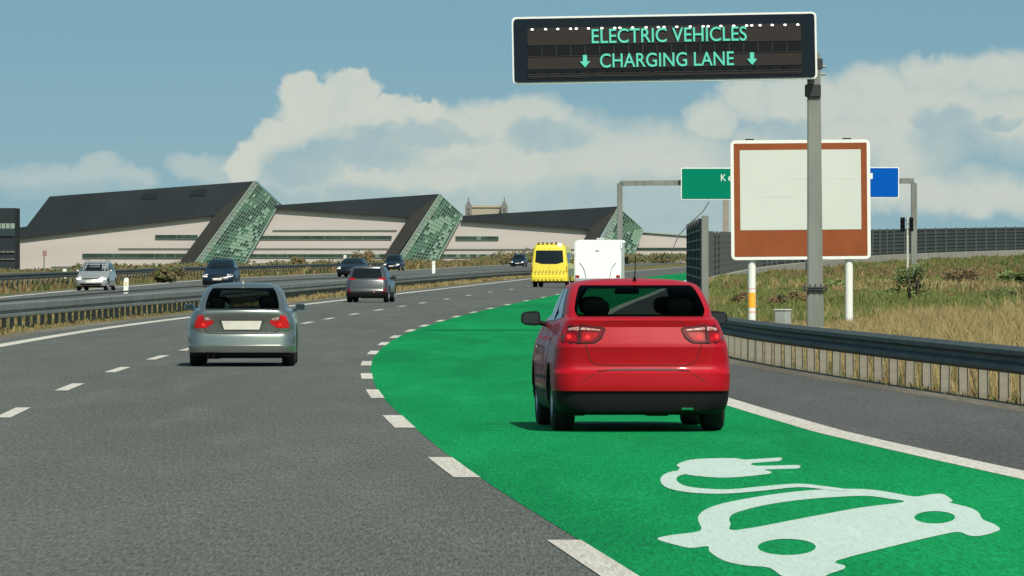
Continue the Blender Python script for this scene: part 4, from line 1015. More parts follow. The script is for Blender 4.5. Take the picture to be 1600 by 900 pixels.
def brown_sign():
    Y = 190.0; k = Y/F; c = P(1251, 312, Y); W, H = 218*k, 187*k
    r = empty('information_sign', (c.x, Y, 0), label='large brown-bordered white information sign on two white legs by the guard rail', cat='road sign')
    o = Vector((0, 0, c.z)); roll = R(.5)
    M = Matrix.Translation(o) @ Matrix.Rotation(roll*-1, 4, 'Y')
    def add(nm, w, h, x, z, y0, y1, m, rad=.1, par=None):
        bm = bmesh.new(); prism(bm, [(a+x, b_+z) for a, b_ in rrect(w, h, rad)], y0, y1); bmesh.ops.transform(bm, matrix=M, verts=bm.verts)
        return link(nm, bm, m, par or r, smooth=40)
    b = add('border', W, H, 0, 0, 0, .09, M_wedge, .12)
    add('brown_panel', W-.16, H-.16, 0, 0, -.006, .02, mat('brown_sign_paint', (.235,.066,.022), .7, spec=.15, var=.12, scale=1.5), .02)
    add('white_panel', 189*k, 125*k, 0, 15.5*k, -.012, .01, mat('off_white_sign_face', (.49,.525,.48), .6, var=.03, scale=1.0), .01)
    bm = bmesh.new(); M_faint = mat('faded_patch', (.46,.497,.453), .6)
    for x, z, w in ((-60, 5, 50), (-15, 33, 60), (55, 33, 32)): box(bm, x*k, (x+w)*k, -.0145, -.011, z*k-.01, z*k+.012)
    bmesh.ops.transform(bm, matrix=M, verts=bm.verts); link('faded_mark', bm, M_faint, r)
    for px_, pyb in ((1175, 513), (1327, 503)):
        x = (px_-1251)*k; bm = bmesh.new(); tube(bm, [(x, .16, -.2), (x, .16, c.z+H*.45)], 6.2*k, 16)
        lg = link('leg', bm, M_wedge, r, smooth=50)
        if px_ < 1200:
            bm = bmesh.new(); rg = [Vector((x+math.sin(a)*6.35*k, .16-math.cos(a)*6.35*k, 0)) for a in np.linspace(-1.1, 1.1, 7)]
            z0, z1 = CH+(398-481)*k, CH+(398-457)*k
            for a, b_ in zip(rg, rg[1:]): bm.faces.new([bm.verts.new((p.x, p.y, z)) for p, z in ((a, z0), (b_, z0), (b_, z1), (a, z1))])
            link('sticker', bm, mat('orange_sticker', (.85,.38,.03), .5), lg)
            for zz, h in ((489, 3), (452, 2)):
                bm = bmesh.new(); z0 = CH+(398-zz)*k
                for a, b_ in zip(rg, rg[1:]): bm.faces.new([bm.verts.new((p.x, p.y, z)) for p, z in ((a, z0), (b_, z0), (b_, z0+h*k), (a, z0+h*k))])
                link('sticker', bm, mat('pale_red_sticker', (.7,.42,.36), .5), lg)
    bm = bmesh.new()
    for x in (-79, 73): box(bm, (x-7)*k, (x+7)*k, .0, .08, H/2+.005, H/2+.035, bev=.006)
    bmesh.ops.transform(bm, matrix=M, verts=bm.verts); link('clamp', bm, M_black, r)
brown_sign()
def cabinet():
    Y = 182.0; k = Y/F; X = (1223-800)*k
    r = empty('utility_cabinet', (X, Y, 0), R(-30), label='small grey roadside cabinet standing in the grass between the sign leg and the mast', cat='cabinet')
    bm = bmesh.new(); box(bm, -.15, .15, -.14, .14, -.1, CH+(398-484)*k-.02, bev=.012); link('housing', bm, mat('grey_cabinet', (.33,.36,.33), .6, var=.1), r)
    bm = bmesh.new(); z = CH+(398-484)*k; box(bm, -.17, .17, -.16, .16, z-.02, z+.02, bev=.01); link('lid', bm, mat('pale_lid', (.5,.5,.45), .6), r)
    bm = bmesh.new(); box(bm, -.125, .125, -.148, -.139, .05, z-.06, bev=.003); link('door', bm, mat('grey_cabinet_door', (.29,.32,.29), .6), r)
cabinet()
def far_gantry():
    Y = 850.0; k = Y/F
    xl, xr = (968.5-800)*k, (1428-800)*k; zt = CH+(398-286)*k; zl = 0; zr = hz(xr, Y)
    r = empty('sign_gantry', ((xl+xr)/2, Y, 0), label='grey gantry spanning the motorway far ahead, with a green and blue sign', cat='gantry')
    xl -= r.location.x; xr -= r.location.x
    for x, zb, w in ((xl, 0, 4.2*k), (xr, zr-.5, 4.6*k)):
        bm = bmesh.new(); box(bm, x-w, x+w, -.35, .35, zb, zt+.02, bev=.05); link('column', bm, M_pole, r)
    bm = bmesh.new(); s = 1 if True else 0
    slab(bm, [(xl, -.3, zt-.32), (xr, -.3, CH+(398-284)*k-.2), (xr, -.3, CH+(398-279)*k+.05), (xl, -.3, zt+.25)], (0, .6, 0)); link('beam', bm, M_pole, r)
    return r
far_gantry()
def gantry_signs():
    Y = 848.9; k = Y/F
    def sgn(name, label, x0, x1, y0, y1, m, edge):
        c = P((x0+x1)/2, (y0+y1)/2, Y); W, H = (x1-x0)*k, (y1-y0)*k
        r = empty(name, c, label=label, cat='road sign')
        bm = bmesh.new(); prism(bm, rrect(W, H, .15), 0, .15); link('border', bm, edge, r)
        bm = bmesh.new(); prism(bm, rrect(W-.22, H-.22, .1), -.05, .05); link('panel', bm, m, r)
        bm = bmesh.new()
        for sx in (-.3, .3): box(bm, W*sx-.1, W*sx+.1, .14, .9, -H*.4, H*.45)
        link('bracket', bm, M_pole, r)
        return r, k, c
    r, k, c = sgn('motorway_sign', 'green motorway sign beginning with K on the far gantry, half hidden by the brown sign', 1064, 1200, 262, 312, mat('green_sign_face', (.0,.165,.095), .7, spec=.05), M_wedge)
    text_mesh('lettering', 'K', 10.5*k, M_wedge, r, P(1130.5, 277.5, Y)-c+Vector((0,-.06,0)), 8*k, ext=.01)
    text_mesh('lettering', 'e', 8*k, M_wedge, r, P(1141.5, 279, Y)-c+Vector((0,-.06,0)), 7*k, ext=.01)
    r, k, c = sgn('motorway_sign', 'blue motorway sign on the far gantry, showing to the right of the brown sign', 1290, 1405, 261, 309, mat('blue_sign_face', (.0,.075,.36), .7, spec=.05), M_wedge)
    text_mesh('lettering', '1', 9*k, M_wedge, r, P(1361, 275, Y)-c+Vector((0,-.06,0)), 5*k, ext=.01)
gantry_signs()
def traffic_light():
    Y = 440.0; k = Y/F; X = (1418-800)*k
    r = empty('traffic_light', (X, Y, hz(X, Y)), label='thin pole with black traffic light heads in front of the right gantry column', cat='traffic light')
    zz = lambda y: CH+(398-y)*k-r.location.z
    bm = bmesh.new(); tube(bm, [(0, 0, -.2), (0, 0, zz(339))], 1.9*k, 12); link('pole', bm, mat('pale_pole', (.42,.43,.38), .5), r, smooth=50)
    for sx, x, w in ((-1, -7.5*k, 3.5*k), (1, 6.0*k, 3.0*k)):
        bm = bmesh.new(); box(bm, x-w, x+w, -.06, .22, zz(361.5), zz(339.5), bev=.02)
        h = link('signal_head', bm, M_black, r)
        bm = bmesh.new()
        for y in (343, 350.5, 358):
            n = 12
            for i in range(n//2):
                a0, a1 = math.pi*i/(n/2), math.pi*(i+1)/(n/2)
                slab(bm, [(x+math.cos(a)*.12-.05*(d), -.06-d, zz(y)+math.sin(a)*.11-(.05 if d else 0)) for a, d in ((a0, 0), (a1, 0), (a1, .30), (a0, .30))], (0, 0, .012))
        link('visor', bm, M_black, h)
        for y in (343, 350.5, 358):
            bm = bmesh.new(); tube(bm, [(x, -.062, zz(y)), (x, -.07, zz(y))], .085, 12); link('lens', bm, mat('unlit_lens', (.03,.03,.028), .3), h)
    bm = bmesh.new()
    for y in (344, 358): tube(bm, [(-7*k, .05, zz(y)), (6*k, .05, zz(y))], .025, 6)
    link('bracket', bm, M_black, r)
traffic_light()
# noise walls
M_wall_d = mat('dark_noise_panel', (.022,.024,.023), .7, var=.3, scale=1.0)
M_wall = mat('grey_noise_panel', (.040,.050,.047), .7, var=.22, scale=.25)
def near_wall():
    a, b_ = P(1098, 340, 228), P(1075.5, 353, 284)
    r = empty('noise_barrier', (a.x, a.y, 0), label='short dark slatted noise barrier with pale grey end post, above the red car', cat='noise barrier')
    D = Vector((b_.x-a.x, b_.y-a.y, 0)); L = D.length; u = D.normalized(); n = Vector((u.y, -u.x, 0))
    N = 5; zt = a.z
    for i in range(N):
        s0, s1 = L*i/N+.1, L*(i+1)/N-.1
        bm = bmesh.new(); p, q = u*s0, u*s1
        slab(bm, [(*(p.xy), -.1), (*(q.xy), -.1), (*(q.xy), zt), (*(p.xy), zt)], n*.08); pn = link('panel', bm, M_wall_d, r)
        bm = bmesh.new(); nz = 9
        for j in range(nz):
            z = .15+(zt-.25)*j/nz; p2, q2 = p-n*.06, q-n*.06
            slab(bm, [(*(p2.xy), z), (*(q2.xy), z), (*(q2.xy), z+.05), (*(p2.xy), z+.05)], n*.06)
        link('slat', bm, mat('slat_grey', (.10,.11,.105), .6), pn)
        bm = bmesh.new(); c = u*(L*(i+1)/N); box(bm, c.x-.07, c.x+.09, c.y-.08, c.y+.08, -.1, zt+.03); link('post', bm, mat('dark_slat_post', (.06,.063,.06), .6), r)
    bm = bmesh.new(); box(bm, -.035, .17, -.12, .06, -.2, zt+.06, bev=.015); link('end_post', bm, M_pole, r)
near_wall()
def far_wall():
    pts = [(14.6,580)]+[(x, WX(x)) for x in (15.8,17,18.3,19.7,21,23.2,25.4,28,30.5,32.7,36,40,44,47.8,52,56,60,66,72,78,84,90,97,104)]
    top = 3.95
    r = empty('noise_barrier', (pts[0][0], pts[0][1], 0), label='long grey noise barrier curving along the top of the grass bank behind the signs', cat='noise barrier')
    O = Vector((*pts[0], 0))
    zf = lambda x: WZ(x)
    dense = []
    for a, b_ in zip(pts, pts[1:]):
        L = math.dist(a, b_); n = max(1, int(L/8))
        for i in range(n): dense.append((a[0]+(b_[0]-a[0])*i/n, a[1]+(b_[1]-a[1])*i/n))
    dense.append(pts[-1])
    post_bm = bmesh.new(); box(post_bm, -.10, .10, -.12, .12, -.3, top+.10); pb = None
    for a, b_ in zip(dense, dense[1:]):
        A, B = Vector((*a, zf(a[0])))-O, Vector((*b_, zf(b_[0])))-O
        u = (B-A).normalized(); n = Vector((u.y, -u.x, 0)).normalized()
        bm = bmesh.new(); slab(bm, [A, B, B+Vector((0,0,top)), A+Vector((0,0,top))], -n*.12)
        for j in range(8):
            z = .25+top*j/8.0; h = .10
            slab(bm, [A+Vector((0,0,z))+n*.02, B+Vector((0,0,z))+n*.02, B+Vector((0,0,z+h))+n*.02, A+Vector((0,0,z+h))+n*.02], n*.07, mi=1)
        link('panel', bm, [M_wall, mat('noise_panel_rib', (.055,.068,.063), .6)], r)
    for a in dense[:96]:
        if pb is None: pb = o = link('post', post_bm, mat('noise_wall_post', (.042,.052,.049), .7), r)
        else: o = pb.copy(); COL.objects.link(o); o.parent = r
        o.location = (a[0]-O.x+.12, a[1]-O.y-.02, zf(a[0]))
    bm = bmesh.new(); prev = None
    for x, y in dense:
        n = Vector((.995, -.1, 0)); z = zf(x)
        p = Vector((x, y, z))-O; rg = [bm.verts.new(p+n*.22+Vector((0,0,.50))), bm.verts.new(p+n*.45+Vector((0,0,.47))), bm.verts.new(p+n*.50+Vector((0,0,-.9))), bm.verts.new(p-n*.1+Vector((0,0,.50)))]
        if prev:
            bm.faces.new((prev[3], prev[0], rg[0], rg[3])); bm.faces.new((prev[0], prev[1], rg[1], rg[0])); bm.faces.new((prev[1], prev[2], rg[2], rg[1]))
        prev = rg
    link('plinth', bm, mat('concrete_plinth', (.30,.29,.24), .9, var=.25, scale=.5), r)
far_wall()
def pylon_and_cable():
    Y = 1500.0; k = Y/F
    r = empty('concrete_mast', (((1134-800)*k), Y, 0), label='brownish concrete mast rising behind the green motorway sign', cat='mast')
    bm = bmesh.new(); s = [(-6.2,-3),(6.2,-3)]
    tube(bm, [(0,0,-3), (0,0,CH+(398-285)*k)], 6.8*k, 4, r2=6.2*k); bmesh.ops.transform(bm, matrix=Matrix.Rotation(R(45), 4, 'Z'), verts=bm.verts)
    link('column', bm, mat('brown_concrete', (.26,.23,.19), .8, var=.15, scale=.3), r)
    bm = bmesh.new(); box(bm, -8*k, 8*k, -1, 1, -3, 0); link('base', bm, mat('brown_concrete', (.26,.23,.19), .8), r)
    bm = bmesh.new(); Y2 = 1500.; a, b_ = P(1108, 315, Y2), P(1060, 368, Y2); m = P(1080, 347, Y2)
    tube(bm, [a, P(1098, 331, Y2), m, b_, (b_.x-3, Y2, -2)], .12, 6)
    link('lattice_boom', bm, mat('dark_cable', (.09,.10,.11), .6), label='thin dark slanting boom below the green motorway sign', cat='boom')
pylon_and_cable()

# ---------------------------------------------------------------- white marker posts
def marker(px_, pyt, pyb, Y, w, label, lean=0):
    k = Y/F; X = (px_-800)*k; zt = CH+(398-pyt)*k; zb = 0
    r = empty('marker_post', (X, Y, -.03), label=label, cat='marker post', group='white marker posts')
    r.rotation_euler = (0, lean, 0)
    bm = bmesh.new(); s = w/2
    prism(bm, [(-s, -.1), (s, -.1), (s*1.1, zt-.05), (s*.6, zt), (-s*.8, zt-.02), (-s, zt-.08)], -.04, .04); link('post', bm, M_wedge, r)
    bm = bmesh.new(); box(bm, -s*.5, s*.5, -.05, -.039, zt-.28, zt-.16); link('reflector', bm, mat('amber_reflector', (.6,.5,.25), .3), r)
marker(196, 432.5, 470, 285, .17, 'white marker post in the median, below and right of the silver estate car', R(2))
marker(677.5, 407, 430, 600, .24, 'white marker post in the median, between the grey hatchback and the ambulance')
marker(101, 419, 440, 440, .20, 'white marker post on the far verge, left of the silver estate car')
marker(539, 398, 410, 900, .30, 'white marker post on the far verge, directly behind the low dark car')

# ---------------------------------------------------------------- the big buildings
M_slate = mat('dark_slate_cladding', (.023,.030,.035), .8, spec=.15, var=.18, scale=.08)
M_slate2 = mat('dark_slate_edge', (.036,.037,.034), .8, spec=.15, var=.15, scale=.1)
M_pink = mat('pale_pinkish_concrete', (.405,.37,.35), .8, var=.09, scale=.06, stretch=(.3,1,3))
M_strip = mat('dark_green_ribbon_glass', (.030,.060,.042), .3, var=.5, scale=.3, stretch=(1,1,.2))
M_strip2 = mat('thin_window_strip', (.10,.105,.09), .5)  # narrow window bands in one flat grey-green colour
GLS = [mat('green_pane_dark', (.014,.060,.040), .4), mat('green_pane_mid', (.045,.14,.088), .4), mat('green_pane_pale', (.20,.335,.245), .45), mat('green_pane_grey', (.20,.25,.22), .5)]  # pale patches of panes: reflections in the glass painted as pane colour
M_mull = mat('pale_mullion', (.26,.33,.29), .5)
BY = 1800.0
def solid(name, poly, y0, y1, m, par, O, slots=None):
    bm = bmesh.new(); pts = [P(a, b_, BY) for a, b_ in poly]
    prism(bm, [(p.x-O.x, p.z-O.z) for p in pts], y0, y1); return link(name, bm, m, par)
def gl_facade(par, O, quad, nu, nv, strip_w, seed, pale=(0.45, 0.8)):
    # quad: top-left, top-right, bottom-right, bottom-left in photo pixels with depth offsets
    q = [P(a, b_, BY)-O+Vector((0, d, 0)) for a, b_, d in quad]; rn = random.Random(seed)
    def pt(u, v): return (q[0]*(1-u)+q[1]*u)*(1-v)+(q[3]*(1-u)+q[2]*u)*v
    bm = bmesh.new(); back = Vector((0, 25, 0))
    for i in range(nu):
        for j in range(nv):
            u0, u1, v0, v1 = i/nu, (i+1)/nu, j/nv, (j+1)/nv
            c = bm.faces.new([bm.verts.new(pt(*t)) for t in ((u0,v0),(u1,v0),(u1,v1),(u0,v1))])
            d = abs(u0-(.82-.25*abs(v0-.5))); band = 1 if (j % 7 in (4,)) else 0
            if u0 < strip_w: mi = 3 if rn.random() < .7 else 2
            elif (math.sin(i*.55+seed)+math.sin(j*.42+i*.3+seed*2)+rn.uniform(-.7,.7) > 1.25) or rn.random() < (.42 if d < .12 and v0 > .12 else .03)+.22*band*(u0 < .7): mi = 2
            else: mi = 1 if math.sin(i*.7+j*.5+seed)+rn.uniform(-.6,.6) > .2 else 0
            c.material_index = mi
    # closed sides behind the panes
    n = 1
    A = [bm.verts.new(p+Vector((0,.2,0))) for p in q]; B = [bm.verts.new(p+back) for p in q]
    for k in range(4): f = bm.faces.new((A[k], A[(k+1) % 4], B[(k+1) % 4], B[k])); f.material_index = 1
    bm.faces.new(B).material_index = 1
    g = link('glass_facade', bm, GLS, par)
    bm = bmesh.new(); N = (q[1]-q[0]).cross(q[3]-q[0]).normalized()
    if N.y > 0: N = -N
    for i in range(nu+1):
        a, b_ = pt(i/nu, 0), pt(i/nu, 1); tube(bm, [a+N*.1, b_+N*.1], .05 if i not in (0, nu) else .18, 4)
    for j in range(nv+1):
        a, b_ = pt(0, j/nv), pt(1, j/nv); tube(bm, [a+N*.1, b_+N*.1], .045, 4)
    link('mullion', bm, M_mull, g)
def bands(par, O, lst, y=-.25):
    for (x0, x1, yc, h, kind) in lst:
        a, b_ = P(x0, yc+h/2, BY)-O, P(x1, yc-h/2, BY)-O
        if kind == 'w':
            bm = bmesh.new(); box(bm, a.x, b_.x, y+.05, y+.4, a.z, b_.z); w = link('ribbon_window', bm, M_strip, par)
            bm = bmesh.new(); n = max(2, int((b_.x-a.x)/2.2)); rn = random.Random(int(x0+yc))
            for i in range(n+1):
                x = a.x+(b_.x-a.x)*i/n
                if rn.random() < .55: box(bm, x-.06, x+.06 if rn.random() < .8 else x+.9, y, y+.1, a.z, b_.z)
            box(bm, a.x, b_.x, y-.03, y+.1, a.z-.12, a.z); link('frame', bm, M_mull if kind == 'x' else mat('window_frame_green', (.11,.15,.12), .5), w)
        else:
            bm = bmesh.new(); box(bm, a.x, b_.x, y+.1, y+.4, a.z, b_.z); link('thin_window', bm, M_strip2, par)
def building(label, O, dark, leg, wall, quad, nu, nv, bl, seed, roofw=None):
    r = empty('slanted_building', O, label=label, cat='building', group='slanted buildings by the motorway')
    w = solid('wall', wall, 0, 28, M_pink, r, O)
    rf = solid('roof', dark, -1.2, 30, M_slate, r, O)
    solid('slanted_frame', leg, -1.6, 29.5, M_slate2, r, O)
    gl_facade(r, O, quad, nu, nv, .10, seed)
    bands(r, O, bl)
    if roofw:
        for (x, y, w_) in roofw: 
            bm = bmesh.new(); a = P(x, y, BY)-O; slab(bm, [(a.x, -1.35, a.z), (a.x+w_, -1.35, a.z+.2), (a.x+w_*.9, -1.35, a.z-1.3), (a.x-.3*w_, -1.35, a.z-1.3)], (0, .2, 0)); link('rooflight', bm, mat('rooflight_glass', (.012,.017,.022), .5, spec=.2), rf)
Ob = lambda px_: Vector(((px_-800)*BY/F, BY, -2.7))
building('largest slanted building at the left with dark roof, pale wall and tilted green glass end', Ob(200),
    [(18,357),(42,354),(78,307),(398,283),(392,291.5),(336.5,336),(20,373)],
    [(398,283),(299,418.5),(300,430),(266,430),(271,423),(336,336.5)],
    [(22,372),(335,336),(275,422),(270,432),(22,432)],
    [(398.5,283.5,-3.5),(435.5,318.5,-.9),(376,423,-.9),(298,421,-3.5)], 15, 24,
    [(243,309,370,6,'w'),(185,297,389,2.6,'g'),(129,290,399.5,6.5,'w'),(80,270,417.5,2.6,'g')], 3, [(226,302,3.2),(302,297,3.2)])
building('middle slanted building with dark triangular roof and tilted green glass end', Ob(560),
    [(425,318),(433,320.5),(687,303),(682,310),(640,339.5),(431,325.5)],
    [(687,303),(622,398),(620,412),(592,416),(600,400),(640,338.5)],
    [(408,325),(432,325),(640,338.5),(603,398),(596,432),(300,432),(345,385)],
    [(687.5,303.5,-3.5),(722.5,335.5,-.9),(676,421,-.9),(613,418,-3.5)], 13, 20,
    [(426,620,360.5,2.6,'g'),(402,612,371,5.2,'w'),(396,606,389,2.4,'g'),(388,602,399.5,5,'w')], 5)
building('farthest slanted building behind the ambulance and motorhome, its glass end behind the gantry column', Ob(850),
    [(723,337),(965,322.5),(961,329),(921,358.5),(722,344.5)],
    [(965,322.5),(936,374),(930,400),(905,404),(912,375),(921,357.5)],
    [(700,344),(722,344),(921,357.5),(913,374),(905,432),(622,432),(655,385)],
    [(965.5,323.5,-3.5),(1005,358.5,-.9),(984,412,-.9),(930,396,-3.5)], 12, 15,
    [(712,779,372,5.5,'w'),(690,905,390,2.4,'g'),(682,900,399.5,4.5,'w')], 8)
def low_wing():
    O = Ob(1030); r = empty('low_building', O, label='low pale building wing between the motorhome and the dark noise barrier', cat='building')
    solid('wall', [(985,361),(1092,369),(1092,428),(935,428),(960,390)], 2, 25, M_pink, r, O)
    solid('parapet', [(986,360),(1092,368),(1092,370),(986,362)], 1.5, 25.5, M_mull, r, O)
    for z in (388.5,):
        a, b_ = P(990, z+1.5, BY)-O, P(1090, z-1.5, BY)-O; bm = bmesh.new(); box(bm, a.x, b_.x, 1.7, 2.1, a.z, b_.z); link('ribbon_window', bm, M_strip, r)
low_wing()
def left_block():
    O = Ob(5)-Vector((0, 40, 0)); k = 1760/F
    r = empty('office_block', O, label='dark office block with glazed upper band at the left edge of the photo', cat='building')
    f = lambda x, y: P(x, y, 1760)-O
    a, b_ = f(-60, 430), f(22.5, 325); bm = bmesh.new(); box(bm, a.x, b_.x, 0, 20, a.z, b_.z); link('wall', bm, M_slate, r)
    for y0, y1, m in ((349, 357, GLS[3]), (357, 369, mat('dark_blue_window', (.018,.035,.045), .25)), (392, 395, M_strip2), (404,406,M_strip2)):
        a, b_ = f(-60, y1), f(22.8, y0); bm = bmesh.new(); box(bm, a.x, b_.x+.02, -.3, .2, a.z, b_.z); w = link('window_band', bm, m, r)
        bm = bmesh.new()
        for i in range(12): x = a.x+(b_.x-a.x)*i/12; box(bm, x-.08, x+.08, -.38, -.29, a.z, b_.z)
        link('frame', bm, M_slate2, w)
left_block()
def twin_towers():
    Y = 2400.0; k = Y/F; O = Vector(((759-800)*k, Y, -2.7)); f = lambda x, y: P(x, y, Y)-O
    r = empty('twin_tower_building', O, label='distant building with two pointed turrets rising behind the roof of the farthest slanted building', cat='building')
    M_t = mat('beige_stone', (.30,.27,.21), .8, var=.1, scale=.1); M_ts = mat('grey_brown_turret', (.15,.145,.13), .8); M_tr = mat('turret_roof', (.075,.08,.085), .7)
    a, b_ = f(737, 430), f(784, 323); bm = bmesh.new(); box(bm, a.x, b_.x, 2, 16, a.z, b_.z); link('wall', bm, M_t, r)
    a, b_ = f(737, 324), f(784, 320.5); bm = bmesh.new(); box(bm, a.x, b_.x, 1.6, 16, a.z, b_.z); link('roof', bm, mat('pale_roof_edge', (.34,.30,.22), .8), r)
    for x in (732, 788):
        a, b_ = f(x-5.2, 430), f(x+5.2, 321); bm = bmesh.new(); box(bm, a.x, b_.x, 0, 2*(b_.x-a.x)*.5, a.z, b_.z)
        for zz in (327, 333): c = f(x, zz); box(bm, c.x-.35, c.x+.35, -.1, .2, c.z-.4, c.z+.4, mi=1)
        t = link('turret', bm, [M_ts, M_tr], r)
        bm = bmesh.new(); c = f(x, 321); h = f(x, 311.5).z-c.z; w = 4.8*k; y0 = (b_.x-a.x)/2
        vs = [bm.verts.new((c.x+sx*w, y0+sy*w, c.z)) for sx, sy in ((-1,-1),(1,-1),(1,1),(-1,1))]; ap = bm.verts.new((c.x, y0, c.z+h))
        for i in range(4): bm.faces.new((vs[i], vs[(i+1) % 4], ap))
        tube(bm, [(c.x, y0, c.z+h-.2), (c.x, y0, c.z+h+.7)], .12, 5); link('turret_roof', bm, M_tr, t)
twin_towers()
def small_lamp():
    Y = 900.; k = Y/F; X = (69-800)*k
    r = empty('site_pole', (X, Y, hz(X, Y)), label='thin pole with a small reddish sign in front of the largest slanted building', cat='sign')
    z = lambda y: CH+(398-y)*k-r.location.z
    bm = bmesh.new(); tube(bm, [(0,0,-.3),(0,0,z(391))], .075, 8); link('pole', bm, M_pole, r)
    bm = bmesh.new(); box(bm, -.17, .30, -.05, 0, z(400), z(391.5), bev=.02); link('sign_plate', bm, mat('faded_red_sign', (.28,.13,.10), .6), r)
small_lamp()

# ---------------------------------------------------------------- plants
def leaf_mat(n, c, c2): 
    m = mat(n, c, .8, col2=c2, scale=1.6, spec=.2); return m
GM = [leaf_mat('dry_straw', (.27,.215,.10), (.19,.145,.062)), leaf_mat('green_grass_blade', (.085,.115,.030), (.125,.135,.042)), leaf_mat('brown_weed', (.13,.085,.045), (.17,.125,.06)), leaf_mat('dark_green_weed', (.045,.070,.022), (.075,.10,.03))]
def vnoise(x, y, s=0):
    return (np.sin(x*1.7+s)*np.cos(y*.9-s*2)+np.sin(x*.6-y*.35+s*1.3)+.6*np.sin(x*2.9+y*1.3+s*.7)+.5*np.sin(y*2.1-x*1.1+s))/3.1
def tufts(name, P0, nb, hgt, wid, mix, label=None):
    """P0: (n,3) roots; each root gives nb blades; mix(x,y)-> material index array"""
    n = len(P0); root = np.repeat(P0, nb, 0); N = len(root)
    mi = np.repeat(mix(P0[:,0], P0[:,1]), nb)
    sc = np.where(mi == 1, .62, 1.0)*np.where(mi == 0, 1.1, 1.0)
    h = np.repeat(hgt*rng.uniform(.5, 1.15, n), nb)*rng.uniform(.6, 1.1, N)*sc
    a = rng.uniform(0, 2*np.pi, N); sp = rng.uniform(0, .09, N)*h/.4; lean = rng.uniform(.05, .55, N)*h
    r = root.copy(); r[:,0] += np.cos(a)*sp; r[:,1] += np.sin(a)*sp; r[:,2] -= .03
    wa = rng.uniform(-.6, .6, N); w = np.repeat(wid, nb) if np.ndim(wid) else wid
    w = w*rng.uniform(.6, 1.3, N); dx, dy = np.cos(wa)*w/2, np.sin(wa)*w/2
    V = np.zeros((N, 5, 3))
    V[:,0] = r; V[:,0,0] -= dx; V[:,0,1] -= dy; V[:,1] = r; V[:,1,0] += dx; V[:,1,1] += dy
    m = r.copy(); m[:,2] += h*.6; m[:,0] += np.cos(a)*lean*.35; m[:,1] += np.sin(a)*lean*.35
    V[:,2] = m; V[:,2,0] += dx*.8; V[:,2,1] += dy*.8; V[:,3] = m; V[:,3,0] -= dx*.8; V[:,3,1] -= dy*.8
    V[:,4] = r; V[:,4,2] += h*(1-.2*rng.random(N)); V[:,4,0] += np.cos(a)*lean; V[:,4,1] += np.sin(a)*lean
    me = bpy.data.meshes.new(name); me.vertices.add(N*5); me.vertices.foreach_set('co', V.ravel())
    base = np.arange(N)*5
    quads = np.stack([base, base+1, base+2, base+3], 1); tris = np.stack([base+3, base+2, base+4], 1)
    loops = np.concatenate([quads.ravel(), tris.ravel()]); me.loops.add(len(loops)); me.loops.foreach_set('vertex_index', loops)
    st = np.concatenate([np.arange(N)*4, N*4+np.arange(N)*3]); me.polygons.add(2*N); me.polygons.foreach_set('loop_start', st)
    me.polygons.foreach_set('material_index', np.concatenate([mi, mi]).astype(np.int32))
    me.update(calc_edges=True); me.validate()
    for g in GM: me.materials.append(g)
    o = bpy.data.objects.new(name, me); COL.objects.link(o); return tag(o, label, 'grass' if label else None, kind='stuff')
def bank_points():
    out = []; wid = []; hg = []
    # thick tall grass just behind the guard rail
    def band(y0, y1, dens, x0f, x1f, h, w):
        y = y0
        while y < y1:
            dy = min(max(2.0, y*.02), 14); xa, xb = x0f(y), x1f(y)
            if xb > xa:
                n = int(dens(y)*dy*(xb-xa))
                X = rng.uniform(xa, xb, n); Y = rng.uniform(y, y+dy, n)
                for a, b_ in zip(X, Y): out.append((a, b_, hz(a, b_)))
                hg.append(np.full(n, h(y))); wid.append(np.full(n, w(y)))
            y += dy
    right = lambda y: .0705*y+1.8
    band(84, 200, lambda y: 24, lambda y: RG(y)+.25, right, lambda y: .48, lambda y: .016)
    band(84, 262, lambda y: 26, lambda y: RG(y)+.15, lambda y: RG(y)+.9, lambda y: .30, lambda y: .016)
    band(80, 262, lambda y: 22, lambda y: PE(y)+.02, lambda y: RG(y)+.1, lambda y: .13, lambda y: .016)
    band(200, 330, lambda y: 8, lambda y: PE(y)+.8, right, lambda y: .55, lambda y: .03)
    band(330, 620, lambda y: 2.6, lambda y: PE(y)+.8, right, lambda y: .55, lambda y: .06)
    band(620, 900, lambda y: .9, lambda y: PE(y)+3, right, lambda y: .7, lambda y: .11)
    def wallx(y):
        xs = np.linspace(15, 108, 60); ys = [WX(t) for t in xs]; return float(np.interp(y, ys, xs))
    band(900, 1170, lambda y: .8, lambda y: wallx(y)+.6, right, lambda y: .75, lambda y: .13)
    P0 = np.array(out); w = np.concatenate(wid); h = np.concatenate(hg)
    # keep in front of the far wall
    xs = np.linspace(14, 108, 80); ys = np.array([WX(t) for t in xs]); ok = P0[:,1] < np.interp(P0[:,0], xs, ys)-3
    ok &= (P0[:,0] > 14) | (P0[:,1] < 600)
    pxx = 800+P0[:,0]/P0[:,1]*F; f_ = np.clip((pxx-1290)/130, 0, 1)*.58+.42; h = h*np.where(P0[:,1] < 200, f_, 1.0)
    return P0[ok], w[ok], h[ok]
